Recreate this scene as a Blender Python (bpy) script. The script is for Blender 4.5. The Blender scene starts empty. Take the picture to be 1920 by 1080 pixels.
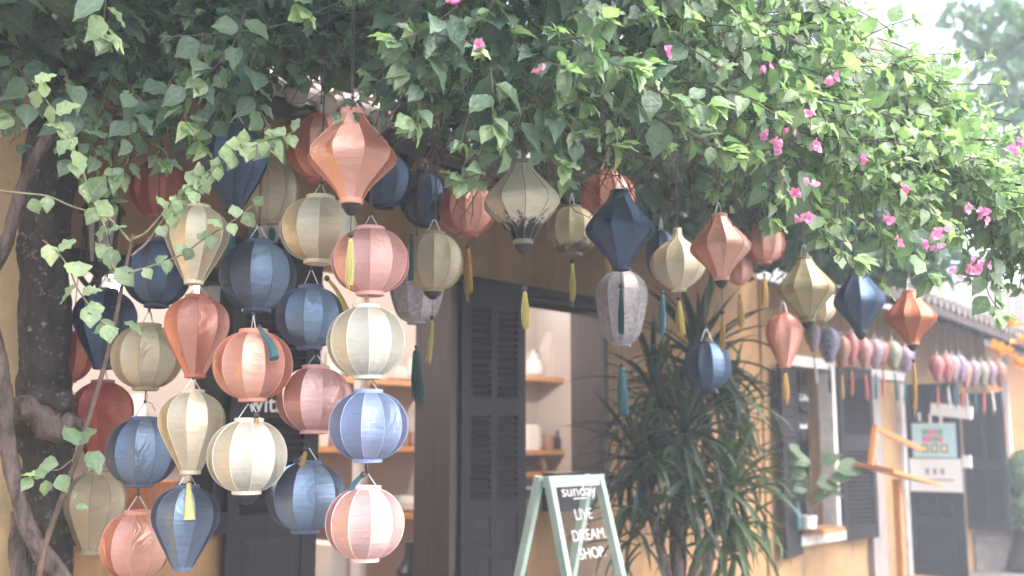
import bpy, math, random
import numpy as np
from mathutils import Vector, Matrix, Quaternion

R = math.radians
random.seed(7)
rng = np.random.default_rng(7)
scn = bpy.context.scene
col = scn.collection

# ------------------------------------------------------------------ camera
FPX, CX, CY = 2000.0, 960.0, 540.0           # focal length in photograph pixels, picture centre
PITCH = math.atan(290 / FPX)
EYE = Vector((0, 0, 1.55))
FWD = Vector((0, math.cos(PITCH), math.sin(PITCH)))
UPV = Vector((0, -math.sin(PITCH), math.cos(PITCH)))
RGT = Vector((1, 0, 0))
cd = bpy.data.cameras.new('camera')
cam = bpy.data.objects.new('camera', cd); col.objects.link(cam)
cam.location = EYE
cam.rotation_euler = (math.pi / 2 + PITCH, 0, 0)
cd.sensor_width = 36; cd.lens = 36 * FPX / 1920
cd.clip_start = .05; cd.clip_end = 500
cd.dof.use_dof = True; cd.dof.focus_distance = 3.3; cd.dof.aperture_fstop = 2.0; cd.dof.aperture_blades = 7
scn.camera = cam

# ------------------------------------------------------------------ sky, sun, exposure
SUN_EL, SUN_AZ = R(50), R(118)                # azimuth clockwise from +Y (the viewing direction)
world = bpy.data.worlds.new('World'); scn.world = world; world.use_nodes = True
wn, wl = world.node_tree.nodes, world.node_tree.links
wn.clear()
sky = wn.new('ShaderNodeTexSky'); sky.sky_type = 'NISHITA'; sky.sun_disc = False
sky.sun_elevation = SUN_EL; sky.sun_rotation = SUN_AZ; sky.dust_density = 6; sky.air_density = 1.0
hs = wn.new('ShaderNodeHueSaturation'); hs.inputs['Saturation'].default_value = .62; hs.inputs['Value'].default_value = 1
bg = wn.new('ShaderNodeBackground'); bg.inputs['Strength'].default_value = .15
wo = wn.new('ShaderNodeOutputWorld')
wl.new(sky.outputs[0], hs.inputs['Color']); wl.new(hs.outputs[0], bg.inputs['Color']); wl.new(bg.outputs[0], wo.inputs[0])
sd = bpy.data.lights.new('sun', 'SUN'); sd.energy = .85; sd.angle = R(70); sd.color = (1, .99, .97)
sun = bpy.data.objects.new('sun', sd); col.objects.link(sun)
sdir = Vector((math.sin(SUN_AZ) * math.cos(SUN_EL), math.cos(SUN_AZ) * math.cos(SUN_EL), math.sin(SUN_EL)))
sun.rotation_euler = sdir.to_track_quat('Z', 'Y').to_euler(); sun.location = (3, -3, 8)
vs = scn.view_settings
vs.view_transform = 'Standard'; vs.look = 'None'; vs.gamma = 1; vs.use_curve_mapping = False
vs.exposure = 2.35
cy = scn.cycles
cy.use_denoising = True; cy.denoiser = 'OPENIMAGEDENOISE'
cy.max_bounces = 7; cy.diffuse_bounces = 3; cy.glossy_bounces = 2; cy.transmission_bounces = 4
cy.transparent_max_bounces = 8; cy.volume_bounces = 1
cy.sample_clamp_indirect = 4; cy.caustics_reflective = False; cy.caustics_refractive = False

# ------------------------------------------------------------------ places
def at(px, py, d):
    return EYE + (FWD + RGT * float((px - CX) / FPX) + UPV * float((CY - py) / FPX)) * float(d)
WP = Vector((.09, 7.0, 0))                    # a point at the foot of the street front
WD = Vector((.656, .755, 0)).normalized()     # along the street front, away from the viewer
WN = Vector((WD.y, -WD.x, 0))                 # out into the street
WROT = math.atan2(WD.y, WD.x)
def W(t, out, z):
    return WP + WD * t + WN * out + Vector((0, 0, z))
def wp(px, py, out=0.0):                      # where a sight line meets the plane `out` metres in front of the street front
    d = at(px, py, 1) - EYE
    k = (WP + WN * out - EYE).dot(WN) / d.dot(WN)
    p = EYE + d * k
    return (p - WP).dot(WD), p.z
def wt(px, out=0.0): return wp(px, 830, out)[0]
def wz(px, py, out=0.0): return wp(px, py, out)[1]

# ------------------------------------------------------------------ mesh builder
def project(p):
    q = Vector(p) - EYE; dz = q.dot(FWD); return (CX + FPX * q.x / dz, CY - FPX * q.dot(UPV) / dz, dz)
class MB:
    def __init__(s): s.v = []; s.f = []; s.m = []
    def add(s, vs, fs, m=0):
        o = len(s.v); s.v += [tuple(v) for v in vs]
        for f in fs: s.f.append(tuple(i + o for i in f)); s.m.append(m)
        return s
    def box(s, a, b, m=0):
        x0, y0, z0 = a; x1, y1, z1 = b
        return s.add([(x0, y0, z0), (x1, y0, z0), (x1, y1, z0), (x0, y1, z0), (x0, y0, z1), (x1, y0, z1), (x1, y1, z1), (x0, y1, z1)],
                     [(0, 3, 2, 1), (4, 5, 6, 7), (0, 1, 5, 4), (1, 2, 6, 5), (2, 3, 7, 6), (3, 0, 4, 7)], m)
    def bar(s, p, q, w, h, m=0, up=(0, 0, 1)):   # a square bar from p to q
        p, q = Vector(p), Vector(q); d = (q - p).normalized(); u = Vector(up)
        sx = d.cross(u)
        if sx.length < .01: sx = d.cross(Vector((1, 0, 0)))
        sx.normalize(); sy = sx.cross(d)
        vs = [e + sx * (a * w / 2) + sy * (b * h / 2) for e in (p, q) for a, b in ((-1, -1), (1, -1), (1, 1), (-1, 1))]
        return s.add(vs, [(0, 1, 2, 3), (4, 7, 6, 5), (0, 4, 5, 1), (1, 5, 6, 2), (2, 6, 7, 3), (3, 7, 4, 0)], m)
    def tube(s, pts, rad, n=6, m=0, cap=True, wob=0):
        pts = [Vector(p) for p in pts]
        if not hasattr(rad, '__len__'): rad = [rad] * len(pts)
        vs = []; ref = Vector((.3, .2, 1)).normalized()
        for i, p in enumerate(pts):
            d = (pts[min(i + 1, len(pts) - 1)] - pts[max(i - 1, 0)]).normalized()
            a = d.cross(ref)
            if a.length < .05: a = d.cross(Vector((1, 0, 0)))
            a.normalize(); b = d.cross(a)
            ref = a.cross(d) if False else ref
            for k in range(n):
                an = 2 * math.pi * k / n
                rr = rad[i] * (1 + (random.uniform(-wob, wob) if wob else 0))
                vs.append(p + (a * math.cos(an) + b * math.sin(an)) * rr)
        fs = [(i * n + k, i * n + (k + 1) % n, (i + 1) * n + (k + 1) % n, (i + 1) * n + k) for i in range(len(pts) - 1) for k in range(n)]
        if cap: fs += [tuple(range(n - 1, -1, -1)), tuple((len(pts) - 1) * n + k for k in range(n))]
        return s.add(vs, fs, m)
    def lathe(s, prof, n=16, m=0, c=(0, 0, 0), ripple=0):
        vs = []
        for r, z in prof:
            for k in range(n):
                an = 2 * math.pi * k / n; q = r * (1 - ripple * (k % 2))
                vs.append((c[0] + q * math.cos(an), c[1] + q * math.sin(an), c[2] + z))
        L = len(prof)
        fs = [(i * n + k, i * n + (k + 1) % n, (i + 1) * n + (k + 1) % n, (i + 1) * n + k) for i in range(L - 1) for k in range(n)]
        fs += [tuple(range(n - 1, -1, -1)), tuple((L - 1) * n + k for k in range(n))]
        return s.add(vs, fs, m)
    def mesh(s, name, mats, smooth=False, sharp=None):
        me = bpy.data.meshes.new(name); me.from_pydata(s.v, [], s.f)
        for x in (mats if isinstance(mats, (list, tuple)) else [mats]): me.materials.append(x)
        if any(s.m): me.polygons.foreach_set('material_index', s.m)
        if smooth:
            me.polygons.foreach_set('use_smooth', [True] * len(s.f))
            if sharp: me.set_sharp_from_angle(angle=R(sharp))
        me.update(); return me
    def build(s, name, mats, parent=None, smooth=False, sharp=None, loc=None, rot=None):
        return obj(name, s.mesh(name, mats, smooth, sharp), parent, loc, rot)
def obj(name, data, parent=None, loc=None, rot=None):
    o = bpy.data.objects.new(name, data); col.objects.link(o)
    if parent: o.parent = parent
    if loc is not None: o.location = loc
    if rot is not None: o.rotation_euler = rot
    return o
def tag(o, label=None, cat=None, group=None, kind=None):
    for k, v in (('label', label), ('category', cat), ('group', group), ('kind', kind)):
        if v: o[k] = v
    return o
def thing(name, loc, label, cat, group=None, rz=0):
    return tag(obj(name, None, None, loc, (0, 0, rz)), label, cat, group)
def smoothpath(pts, n=6):                      # Catmull-Rom through points
    P = [Vector(p) for p in pts]; P = [2 * P[0] - P[1]] + P + [2 * P[-1] - P[-2]]; out = []
    for i in range(1, len(P) - 2):
        for k in range(n):
            t = k / n; a, b, c, d = P[i - 1:i + 3]
            out.append(.5 * ((2 * b) + (c - a) * t + (2 * a - 5 * b + 4 * c - d) * t * t + (3 * b - a - 3 * c + d) * t ** 3))
    out.append(P[-2]); return out
def lerpl(vals, n):
    x = np.linspace(0, 1, len(vals)); return list(np.interp(np.linspace(0, 1, n), x, vals))

# ------------------------------------------------------------------ materials
def newmat(name):
    m = bpy.data.materials.new(name); m.use_nodes = True; nt = m.node_tree; nt.nodes.clear()
    out = nt.nodes.new('ShaderNodeOutputMaterial')
    def N(t, **kw):
        n = nt.nodes.new('ShaderNode' + t)
        for k, v in kw.items():
            if k.startswith('i_'):
                key = k[2:].replace('_', ' '); n.inputs[int(key) if key.isdigit() else key].default_value = v
            else: setattr(n, k, v)
        return n
    return m, nt, N, nt.links.new, out
def c4(c): return (c[0], c[1], c[2], 1)
def ramp(N, stops):
    n = N('ValToRGB'); e = n.color_ramp.elements
    while len(e) < len(stops): e.new(.5)
    for x, (p, c) in zip(e, stops): x.position = p; x.color = c4(c) if len(c) == 3 else c
    return n
def plain(name, c, rough=.6, var=.18, scale=9, bump=.15, metal=0, spec=.4, c2=None, stretch=(1, 1, 1), bscale=None, dirt=None, dstretch=None):
    m, nt, N, L, out = newmat(name)
    tc = N('TexCoord'); mp = N('Mapping'); mp.inputs['Scale'].default_value = stretch; L(tc.outputs['Object'], mp.inputs[0])
    nz = N('TexNoise'); nz.inputs['Scale'].default_value = scale; nz.inputs['Detail'].default_value = 7; nz.inputs['Roughness'].default_value = .62
    L(mp.outputs[0], nz.inputs['Vector'])
    lo = [x * (1 - var) for x in c]; hi = c2 or [min(1, x * (1 + var)) for x in c]
    rp = ramp(N, [(.3, lo), (.7, hi)]); L(nz.outputs['Fac'], rp.inputs[0]); colr = rp.outputs[0]
    if dirt:
        nd = N('TexNoise'); nd.inputs['Scale'].default_value = dirt[1]; nd.inputs['Detail'].default_value = 9; nd.inputs['Roughness'].default_value = .7
        dv = tc.outputs['Object']
        if dstretch: mpd = N('Mapping'); mpd.inputs['Scale'].default_value = dstretch; L(dv, mpd.inputs[0]); dv = mpd.outputs[0]
        L(dv, nd.inputs['Vector']); rd = ramp(N, [(dirt[2], (0, 0, 0)), (dirt[2] + .16, (1, 1, 1))]); L(nd.outputs['Fac'], rd.inputs[0])
        mx = N('MixRGB'); L(rd.outputs[0], mx.inputs[0]); L(colr, mx.inputs[1]); mx.inputs[2].default_value = c4(dirt[0]); colr = mx.outputs[0]
    b = N('BsdfPrincipled'); L(colr, b.inputs['Base Color']); b.inputs['Roughness'].default_value = rough
    b.inputs['Metallic'].default_value = metal; b.inputs['Specular IOR Level'].default_value = spec
    if bump:
        nb = N('TexNoise'); nb.inputs['Scale'].default_value = bscale or scale * 5; nb.inputs['Detail'].default_value = 6; L(mp.outputs[0], nb.inputs['Vector'])
        bp = N('Bump'); bp.inputs['Strength'].default_value = bump; bp.inputs['Distance'].default_value = .02
        L(nb.outputs['Fac'], bp.inputs['Height']); L(bp.outputs[0], b.inputs['Normal'])
    L(b.outputs[0], out.inputs[0]); return m
def emit(name, c, s):
    m, nt, N, L, out = newmat(name); e = N('Emission'); e.inputs[0].default_value = c4(c); e.inputs[1].default_value = s
    L(e.outputs[0], out.inputs[0]); return m
def satin(name, diff, gloss, fac=.46, rough=.42, trans=.28, pscale=13, mouldc=(.03, .035, .04), mould=None, pattern=None):
    m, nt, N, L, out = newmat(name)
    tc = N('TexCoord'); geo = N('NewGeometry'); oi = N('ObjectInfo')
    off = N('VectorMath', operation='ADD'); L(tc.outputs['Object'], off.inputs[0]); L(oi.outputs['Location'], off.inputs[1])
    # silk creases: fine sideways puckers and a few longer folds
    mp = N('Mapping'); mp.inputs['Scale'].default_value = (9, 9, 70); L(geo.outputs['Position'], mp.inputs[0])
    n1 = N('TexNoise'); n1.inputs['Scale'].default_value = 1; n1.inputs['Detail'].default_value = 4; L(mp.outputs[0], n1.inputs['Vector'])
    n2 = N('TexNoise'); n2.inputs['Scale'].default_value = 11; n2.inputs['Detail'].default_value = 3; n2.inputs['Distortion'].default_value = 1.2; L(geo.outputs['Position'], n2.inputs['Vector'])
    ad = N('Math', operation='MULTIPLY_ADD'); L(n2.outputs['Fac'], ad.inputs[0]); ad.inputs[1].default_value = 2.2; L(n1.outputs['Fac'], ad.inputs[2])
    bp = N('Bump'); bp.inputs['Strength'].default_value = .5; bp.inputs['Distance'].default_value = .006; L(ad.outputs[0], bp.inputs['Height'])
    # weathering: uneven fading of the dye
    n3 = N('TexNoise'); n3.inputs['Scale'].default_value = 6; n3.inputs['Detail'].default_value = 6; L(geo.outputs['Position'], n3.inputs['Vector'])
    rp = ramp(N, [(.25, (.78, .77, .76)), (.7, (1.08, 1.08, 1.08))]); L(n3.outputs['Fac'], rp.inputs[0])
    mul = N('MixRGB', blend_type='MULTIPLY'); mul.inputs[0].default_value = 1; mul.inputs[1].default_value = c4(diff); L(rp.outputs[0], mul.inputs[2])
    n5 = N('TexNoise'); n5.inputs['Scale'].default_value = 17; n5.inputs['Detail'].default_value = 8; n5.inputs['Roughness'].default_value = .72; L(geo.outputs['Position'], n5.inputs['Vector'])
    r5 = ramp(N, [(.54, (0, 0, 0)), (.74, (.5, .5, .5))]); L(n5.outputs['Fac'], r5.inputs[0])
    mst = N('MixRGB'); L(r5.outputs[0], mst.inputs[0]); L(mul.outputs[0], mst.inputs[1]); mst.inputs[2].default_value = c4([x * .45 + .02 for x in diff])
    dcol = mst.outputs[0]; gcol = None
    if pattern:
        wv = N('TexNoise'); wv.inputs['Scale'].default_value = pscale; wv.inputs['Detail'].default_value = 2; wv.inputs['Distortion'].default_value = 2.5; L(geo.outputs['Position'], wv.inputs['Vector'])
        rw = ramp(N, [(.42, (0, 0, 0)), (.5, (1, 1, 1)), (.56, (.1, .1, .1)), (.66, (.75, .75, .75))]); L(wv.outputs['Fac'], rw.inputs[0])
        mx = N('MixRGB'); L(rw.outputs[0], mx.inputs[0]); L(dcol, mx.inputs[1]); mx.inputs[2].default_value = c4(pattern); dcol = mx.outputs[0]
    if mould:
        sp = N('SeparateXYZ'); L(tc.outputs['Object'], sp.inputs[0])
        nm = N('TexNoise'); nm.inputs['Scale'].default_value = 20; nm.inputs['Detail'].default_value = 8; nm.inputs['Roughness'].default_value = .75
        mpm = N('Mapping'); mpm.inputs['Scale'].default_value = (1.6, 1.6, .55); L(geo.outputs['Position'], mpm.inputs[0]); L(mpm.outputs[0], nm.inputs['Vector'])
        mr = N('MapRange'); L(sp.outputs['Z'], mr.inputs['Value']); mr.inputs['From Min'].default_value = mould[0]; mr.inputs['From Max'].default_value = mould[1]
        mr.inputs['To Min'].default_value = .0; mr.inputs['To Max'].default_value = .72
        gt = N('Math', operation='SUBTRACT'); L(nm.outputs['Fac'], gt.inputs[0]); L(mr.outputs[0], gt.inputs[1])
        rm = ramp(N, [(.02, (0, 0, 0)), (.16, (1, 1, 1))]); L(gt.outputs[0], rm.inputs[0])
        mx = N('MixRGB'); L(rm.outputs[0], mx.inputs[0]); L(dcol, mx.inputs[1]); mx.inputs[2].default_value = c4(mouldc); dcol = mx.outputs[0]
        mg = N('MixRGB'); L(rm.outputs[0], mg.inputs[0]); mg.inputs[1].default_value = c4(gloss); mg.inputs[2].default_value = (.05, .05, .05, 1); gcol = mg.outputs[0]
    d = N('BsdfDiffuse'); L(dcol, d.inputs[0]); L(bp.outputs[0], d.inputs['Normal'])
    t = N('BsdfTranslucent'); L(dcol, t.inputs[0])
    g = N('BsdfAnisotropic'); g.inputs['Roughness'].default_value = rough; g.inputs['Color'].default_value = c4(gloss); L(bp.outputs[0], g.inputs['Normal'])
    if gcol: L(gcol, g.inputs['Color'])
    tg = N('VectorMath', operation='CROSS_PRODUCT'); L(geo.outputs['Normal'], tg.inputs[0]); tg.inputs[1].default_value = (0, 0, 1)
    L(tg.outputs[0], g.inputs['Tangent']); g.inputs['Anisotropy'].default_value = .6; g.inputs['Rotation'].default_value = .0
    m1 = N('MixShader'); m1.inputs[0].default_value = trans; L(d.outputs[0], m1.inputs[1]); L(t.outputs[0], m1.inputs[2])
    m2 = N('MixShader'); m2.inputs[0].default_value = fac; L(m1.outputs[0], m2.inputs[1]); L(g.outputs[0], m2.inputs[2])
    L(m2.outputs[0], out.inputs[0]); return m

SILK = {
    'salmon': satin('silk_salmon', (.56, .18, .14), (.95, .66, .52)),
    'pink': satin('silk_pink', (.64, .26, .23), (.86, .62, .58)),
    'blush': satin('silk_blush', (.66, .37, .34), (.78, .58, .56)),
    'red': satin('silk_red', (.50, .15, .125), (.84, .52, .42)),
    'deepred': satin('silk_deep_red', (.36, .075, .06), (.58, .28, .2), fac=.3),
    'rust': satin('silk_rust', (.38, .10, .06), (.70, .33, .20), fac=.35),
    'cream': satin('silk_cream', (.56, .465, .315), (.84, .77, .62)),
    'ivory': satin('silk_ivory', (.58, .545, .44), (.70, .68, .60)),
    'olive': satin('silk_olive', (.47, .39, .26), (.78, .70, .54), fac=.3),
    'blue': satin('silk_blue', (.06, .06, .09), (.33, .46, .64), fac=.46),
    'sky': satin('silk_sky', (.16, .19, .32), (.42, .53, .74), fac=.4),
    'navy': satin('silk_navy', (.03, .036, .06), (.15, .22, .34), fac=.42),
    'mouldy': satin('silk_mouldy_cream', (.55, .49, .36), (.80, .74, .60), mould=(-.30, -.115)),
    'mouldy2': satin('silk_mouldy_olive', (.40, .33, .21), (.66, .58, .42), fac=.3, mould=(-.26, -.10), mouldc=(.13, .12, .11)),
    'streaky': satin('silk_streaked_khaki', (.40, .33, .19), (.62, .55, .38), fac=.3, mould=(-.36, -.20), mouldc=(.08, .07, .06)),
    'grey': satin('silk_grey_print', (.48, .44, .46), (.55, .52, .55), fac=.25, pattern=(.27, .24, .26)),
    'floral_navy': satin('print_navy', (.03, .05, .20), (.35, .33, .35), fac=.15, pscale=24, pattern=(.45, .40, .45)),
    'floral_white': satin('print_white', (.42, .40, .43), (.35, .33, .35), fac=.15, pscale=24, pattern=(.22, .07, .12)),
    'floral_pink': satin('print_pink', (.42, .12, .11), (.35, .33, .35), fac=.15, pscale=24, pattern=(.48, .36, .32)),
    'floral_red': satin('print_red', (.40, .03, .045), (.35, .33, .35), fac=.15, pscale=24, pattern=(.48, .30, .28)),
    'floral_beige': satin('print_beige', (.33, .23, .14), (.35, .33, .35), fac=.15, pscale=24, pattern=(.36, .08, .06)),
    'floral_olive': satin('print_olive', (.21, .20, .11), (.35, .33, .35), fac=.15, pscale=24, pattern=(.40, .36, .28)),
    'floral_magenta': satin('print_magenta', (.22, .06, .20), (.35, .33, .35), fac=.15, pscale=24, pattern=(.45, .42, .46)),
    'amber': satin('silk_amber', (.85, .36, .04), (.95, .6, .2), fac=.25, trans=.4),
}
PIPE = {k: plain('piping_' + k, c, .5, .1, 30, 0) for k, c in {
    'salmon': (.66, .30, .22), 'pink': (.78, .42, .38), 'blush': (.88, .58, .54), 'red': (.46, .14, .1), 'deepred': (.3, .08, .06), 'rust': (.4, .15, .1), 'cream': (.66, .58, .42),
    'ivory': (.72, .68, .55), 'olive': (.33, .28, .18), 'blue': (.09, .12, .2), 'sky': (.3, .38, .6), 'navy': (.03, .04, .07), 'mouldy': (.16, .14, .11), 'mouldy2': (.22, .18, .12), 'streaky': (.2, .17, .1), 'grey': (.3, .28, .3), 'amber': (.7, .3, .05)}.items()}
M = {}
M['stucco'] = plain('ochre_stucco', (.31, .18, .085), .85, .22, 2.5, .3, bscale=60, dirt=((.17, .115, .07), 3.0, .52), dstretch=(1.6, 1.6, .45))
M['litochre'] = plain('lit_ochre_render', (.58, .40, .21), .85, .14, 3, .3, bscale=50, dirt=((.34, .25, .16), 4, .56), dstretch=(1.5, 1.5, .5))  # lighter copy of the ochre stucco, with light put into its colour
M['stucco2'] = plain('orange_stucco', (.52, .20, .06), .85, .2, 2, .2, bscale=40, dirt=((.35, .15, .07), 3, .55))
M['inner'] = plain('shop_plaster', (.46, .41, .385), .8, .05, 2, .05)
M['darkwood'] = plain('dark_stained_wood', (.016, .014, .019), .6, .35, 5, .25, stretch=(9, 9, .7), spec=.2)
M['brownwood'] = plain('brown_door_post_wood', (.05, .033, .032), .55, .35, 5, .25, stretch=(9, 9, .7))
M['slate'] = plain('slate_blue_door_paint', (.030, .032, .045), .6, .25, 6, .15, stretch=(5, 5, 1), spec=.2)
M['shelf'] = plain('warm_shelf_wood', (.50, .25, .10), .5, .25, 6, .1, stretch=(1, 8, 8))
M['orangewood'] = plain('orange_varnished_wood', (.48, .18, .06), .4, .3, 6, .1, stretch=(8, 8, 1))
M['whitepaint'] = plain('white_paint', (.78, .75, .72), .5, .06, 6, .05)
M['trim'] = plain('weathered_white_trim', (.62, .58, .55), .6, .2, 8, .15, dirt=((.3, .26, .22), 14, .58))
M['greyboard'] = plain('weathered_grey_board', (.22, .19, .18), .75, .35, 5, .3, stretch=(6, 6, .6))
M['mint'] = plain('mint_green_paint', (.36, .47, .41), .5, .12, 8, .1, dirt=((.24, .28, .26), 20, .62))
M['tile'] = plain('clay_roof_tile', (.10, .085, .08), .85, .4, 7, .4, c2=(.20, .17, .155), dirt=((.08, .10, .05), 6, .56))
M['tilelit'] = plain('sunlit_roof_tile', (.50, .40, .37), .85, .3, 7, .3, dirt=((.16, .16, .10), 7, .6))  # clay tile paled so that sunlight is in its colour
M['bark'] = plain('vine_bark', (.014, .012, .012), .9, .4, 12, 1.0, c2=(.045, .036, .033), bscale=30, stretch=(1, 1, .5), dirt=((.26, .235, .225), 30, .565))
M['bark2'] = plain('pale_vine_bark', (.03, .022, .02), .9, .4, 30, 1.0, c2=(.19, .14, .125), bscale=45, stretch=(1, 1, .35))
M['twig'] = plain('twig_bark', (.10, .065, .05), .8, .4, 20, .3)
M['greenstem'] = plain('green_shoot_bark', (.17, .15, .09), .7, .3, 20, .3)
M['wire'] = plain('steel_wire', (.60, .60, .62), .4, .1, 30, 0, metal=.3)
M['string'] = plain('dark_cord', (.06, .055, .055), .8, .2, 40, 0)
M['bead'] = plain('wooden_bead', (.05, .035, .03), .35, .3, 60, 0)
M['blackcap'] = plain('black_lacquer', (.02, .02, .022), .45, .2, 20, .1)
M['tas_yellow'] = plain('yellow_tassel', (.46, .37, .11), .7, .25, 90, .5, stretch=(8, 8, .3))
M['tas_pale'] = plain('pale_yellow_tassel', (.70, .62, .24), .7, .25, 90, .5, stretch=(8, 8, .3))
M['tas_gold'] = plain('golden_tassel', (.46, .28, .08), .7, .25, 90, .5, stretch=(8, 8, .3))
M['tas_teal'] = plain('teal_tassel', (.045, .14, .18), .7, .25, 90, .5, stretch=(8, 8, .3))
M['tas_green'] = plain('dark_teal_tassel', (.02, .06, .07), .7, .25, 90, .5, stretch=(8, 8, .3))
M['tas_red'] = plain('coral_tassel', (.55, .16, .12), .7, .25, 90, .5, stretch=(8, 8, .3))
M['tas_white'] = plain('white_tassel', (.6, .58, .56), .7, .25, 90, .5, stretch=(8, 8, .3))
M['letters'] = plain('white_lettering', (.6, .58, .58), .5, .05, 20, 0)
M['blacksign'] = plain('black_sign_board', (.02, .02, .022), .85, .2, 10, .05, spec=.1)
M['paper'] = plain('white_paper', (.8, .8, .8), .7, .03, 10, .03)
M['paleblue'] = plain('pale_blue_card', (.50, .70, .74), .6, .04, 10, .03)
M['ceramic'] = plain('white_ceramic', (.72, .69, .66), .35, .06, 10, .03)
M['black_ceramic'] = plain('black_ceramic', (.025, .025, .03), .35, .2, 12, .05)
M['clay'] = plain('pink_clay', (.36, .22, .19), .8, .2, 9, .15)
M['linen'] = plain('linen_bag', (.62, .56, .53), .85, .12, 14, .3)
M['stone'] = plain('grey_stone', (.24, .21, .20), .9, .3, 8, .5, bscale=40)
M['asphalt'] = plain('street_paving', (.16, .15, .145), .85, .25, 3, .2, bscale=60)
M['step'] = plain('stone_step', (.30, .26, .23), .85, .2, 5, .2)
M['hose'] = plain('black_cable', (.09, .09, .10), .5, .2, 20, .05)
M['ink'] = plain('grey_ink', (.3, .3, .32), .7, .05, 10, 0)
M['pinkink'] = plain('pink_ink', (.75, .2, .3), .7, .05, 10, 0)
M['greenink'] = plain('green_ink', (.12, .45, .25), .7, .05, 10, 0)
M['darkink'] = plain('dark_ink', (.04, .04, .05), .7, .05, 10, 0)
M['yellowink'] = plain('yellow_ink', (.75, .65, .35), .7, .05, 10, 0)
M['farwhite'] = plain('far_house_render', (.5, .46, .45), .8, .06, 1, 0)
M['canvas'] = plain('white_canvas', (.82, .82, .80), .7, .04, 3, 0)
M['bulb'] = emit('lamp_bulb_glow', (1, .93, .82), 14)
def leafmat(name, src, mature, young, yellow, trans=.4, rough=.43):
    m, nt, N, L, out = newmat(name)
    a = N('Attribute', attribute_name='young', attribute_type=src)
    b = N('Attribute', attribute_name='tone', attribute_type=src)
    mx = N('MixRGB'); L(a.outputs['Fac'], mx.inputs[0]); mx.inputs[1].default_value = c4(mature); mx.inputs[2].default_value = c4(young)
    geo = N('NewGeometry'); nz = N('TexNoise'); nz.inputs['Scale'].default_value = 40; nz.inputs['Detail'].default_value = 3; L(geo.outputs['Position'], nz.inputs['Vector'])
    ad = N('Math', operation='MULTIPLY_ADD'); L(nz.outputs['Fac'], ad.inputs[0]); ad.inputs[1].default_value = .5; L(b.outputs['Fac'], ad.inputs[2])
    md = N('Attribute', attribute_name='mid', attribute_type='GEOMETRY'); pw = N('Math', operation='POWER'); L(md.outputs['Fac'], pw.inputs[0]); pw.inputs[1].default_value = 9
    ad2 = N('Math', operation='MULTIPLY_ADD'); L(pw.outputs[0], ad2.inputs[0]); ad2.inputs[1].default_value = .45; L(ad.outputs[0], ad2.inputs[2]); ad = ad2
    rp = ramp(N, [(.1, (.55, .58, .60)), (1, (1.3, 1.22, 1.05))]); L(ad.outputs[0], rp.inputs[0])
    mu = N('MixRGB', blend_type='MULTIPLY'); mu.inputs[0].default_value = 1; L(mx.outputs[0], mu.inputs[1]); L(rp.outputs[0], mu.inputs[2])
    p = N('BsdfPrincipled'); L(mu.outputs[0], p.inputs['Base Color']); p.inputs['Roughness'].default_value = rough; p.inputs['Specular IOR Level'].default_value = .5 if rough < .45 else .35
    nb = N('TexNoise'); nb.inputs['Scale'].default_value = 70; nb.inputs['Detail'].default_value = 2; L(geo.outputs['Position'], nb.inputs['Vector'])
    bpl = N('Bump'); bpl.inputs['Strength'].default_value = .55; bpl.inputs['Distance'].default_value = .012; L(nb.outputs['Fac'], bpl.inputs['Height']); L(bpl.outputs[0], p.inputs['Normal'])
    tr = N('BsdfTranslucent'); m3 = N('MixRGB', blend_type='MULTIPLY'); m3.inputs[0].default_value = 1; L(mu.outputs[0], m3.inputs[1]); m3.inputs[2].default_value = c4(yellow); L(m3.outputs[0], tr.inputs[0])
    ms = N('MixShader'); ms.inputs[0].default_value = trans; L(p.outputs[0], ms.inputs[1]); L(tr.outputs[0], ms.inputs[2]); L(ms.outputs[0], out.inputs[0])
    return m
LEAFC = ((.062, .118, .098), (.27, .37, .225), (1.3, 1.6, .9))
M['leaf_stuff'] = leafmat('vine_leaf_mass', 'GEOMETRY', *LEAFC)
M['leaf'] = leafmat('vine_leaf', 'OBJECT', *LEAFC)
M['palmleaf'] = leafmat('strap_leaf', 'OBJECT', (.013, .026, .021), (.09, .15, .055), (1.4, 1.7, .7), .15, .5)
M['palm_stuff'] = leafmat('strap_leaf_mass', 'GEOMETRY', (.013, .026, .021), (.09, .15, .055), (1.4, 1.7, .7), .15, .5)
M['bract'] = leafmat('magenta_bract', 'OBJECT', (.60, .20, .42), (.72, .36, .55), (1.3, 1, 1.3), .35)

# ------------------------------------------------------------------ ground and street front
g = MB().add([(-70, -70, 0), (70, -70, 0), (70, 70, 0), (-70, 70, 0)], [(0, 1, 2, 3)]).build('ground', M['asphalt']); tag(g, kind='structure')
st = MB().box((-6, -.95, .004), (3.4, -.02, .15)).build('pavement_step', M['step'], None, loc=WP, rot=(0, 0, WROT)); tag(st, kind='structure')

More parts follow.
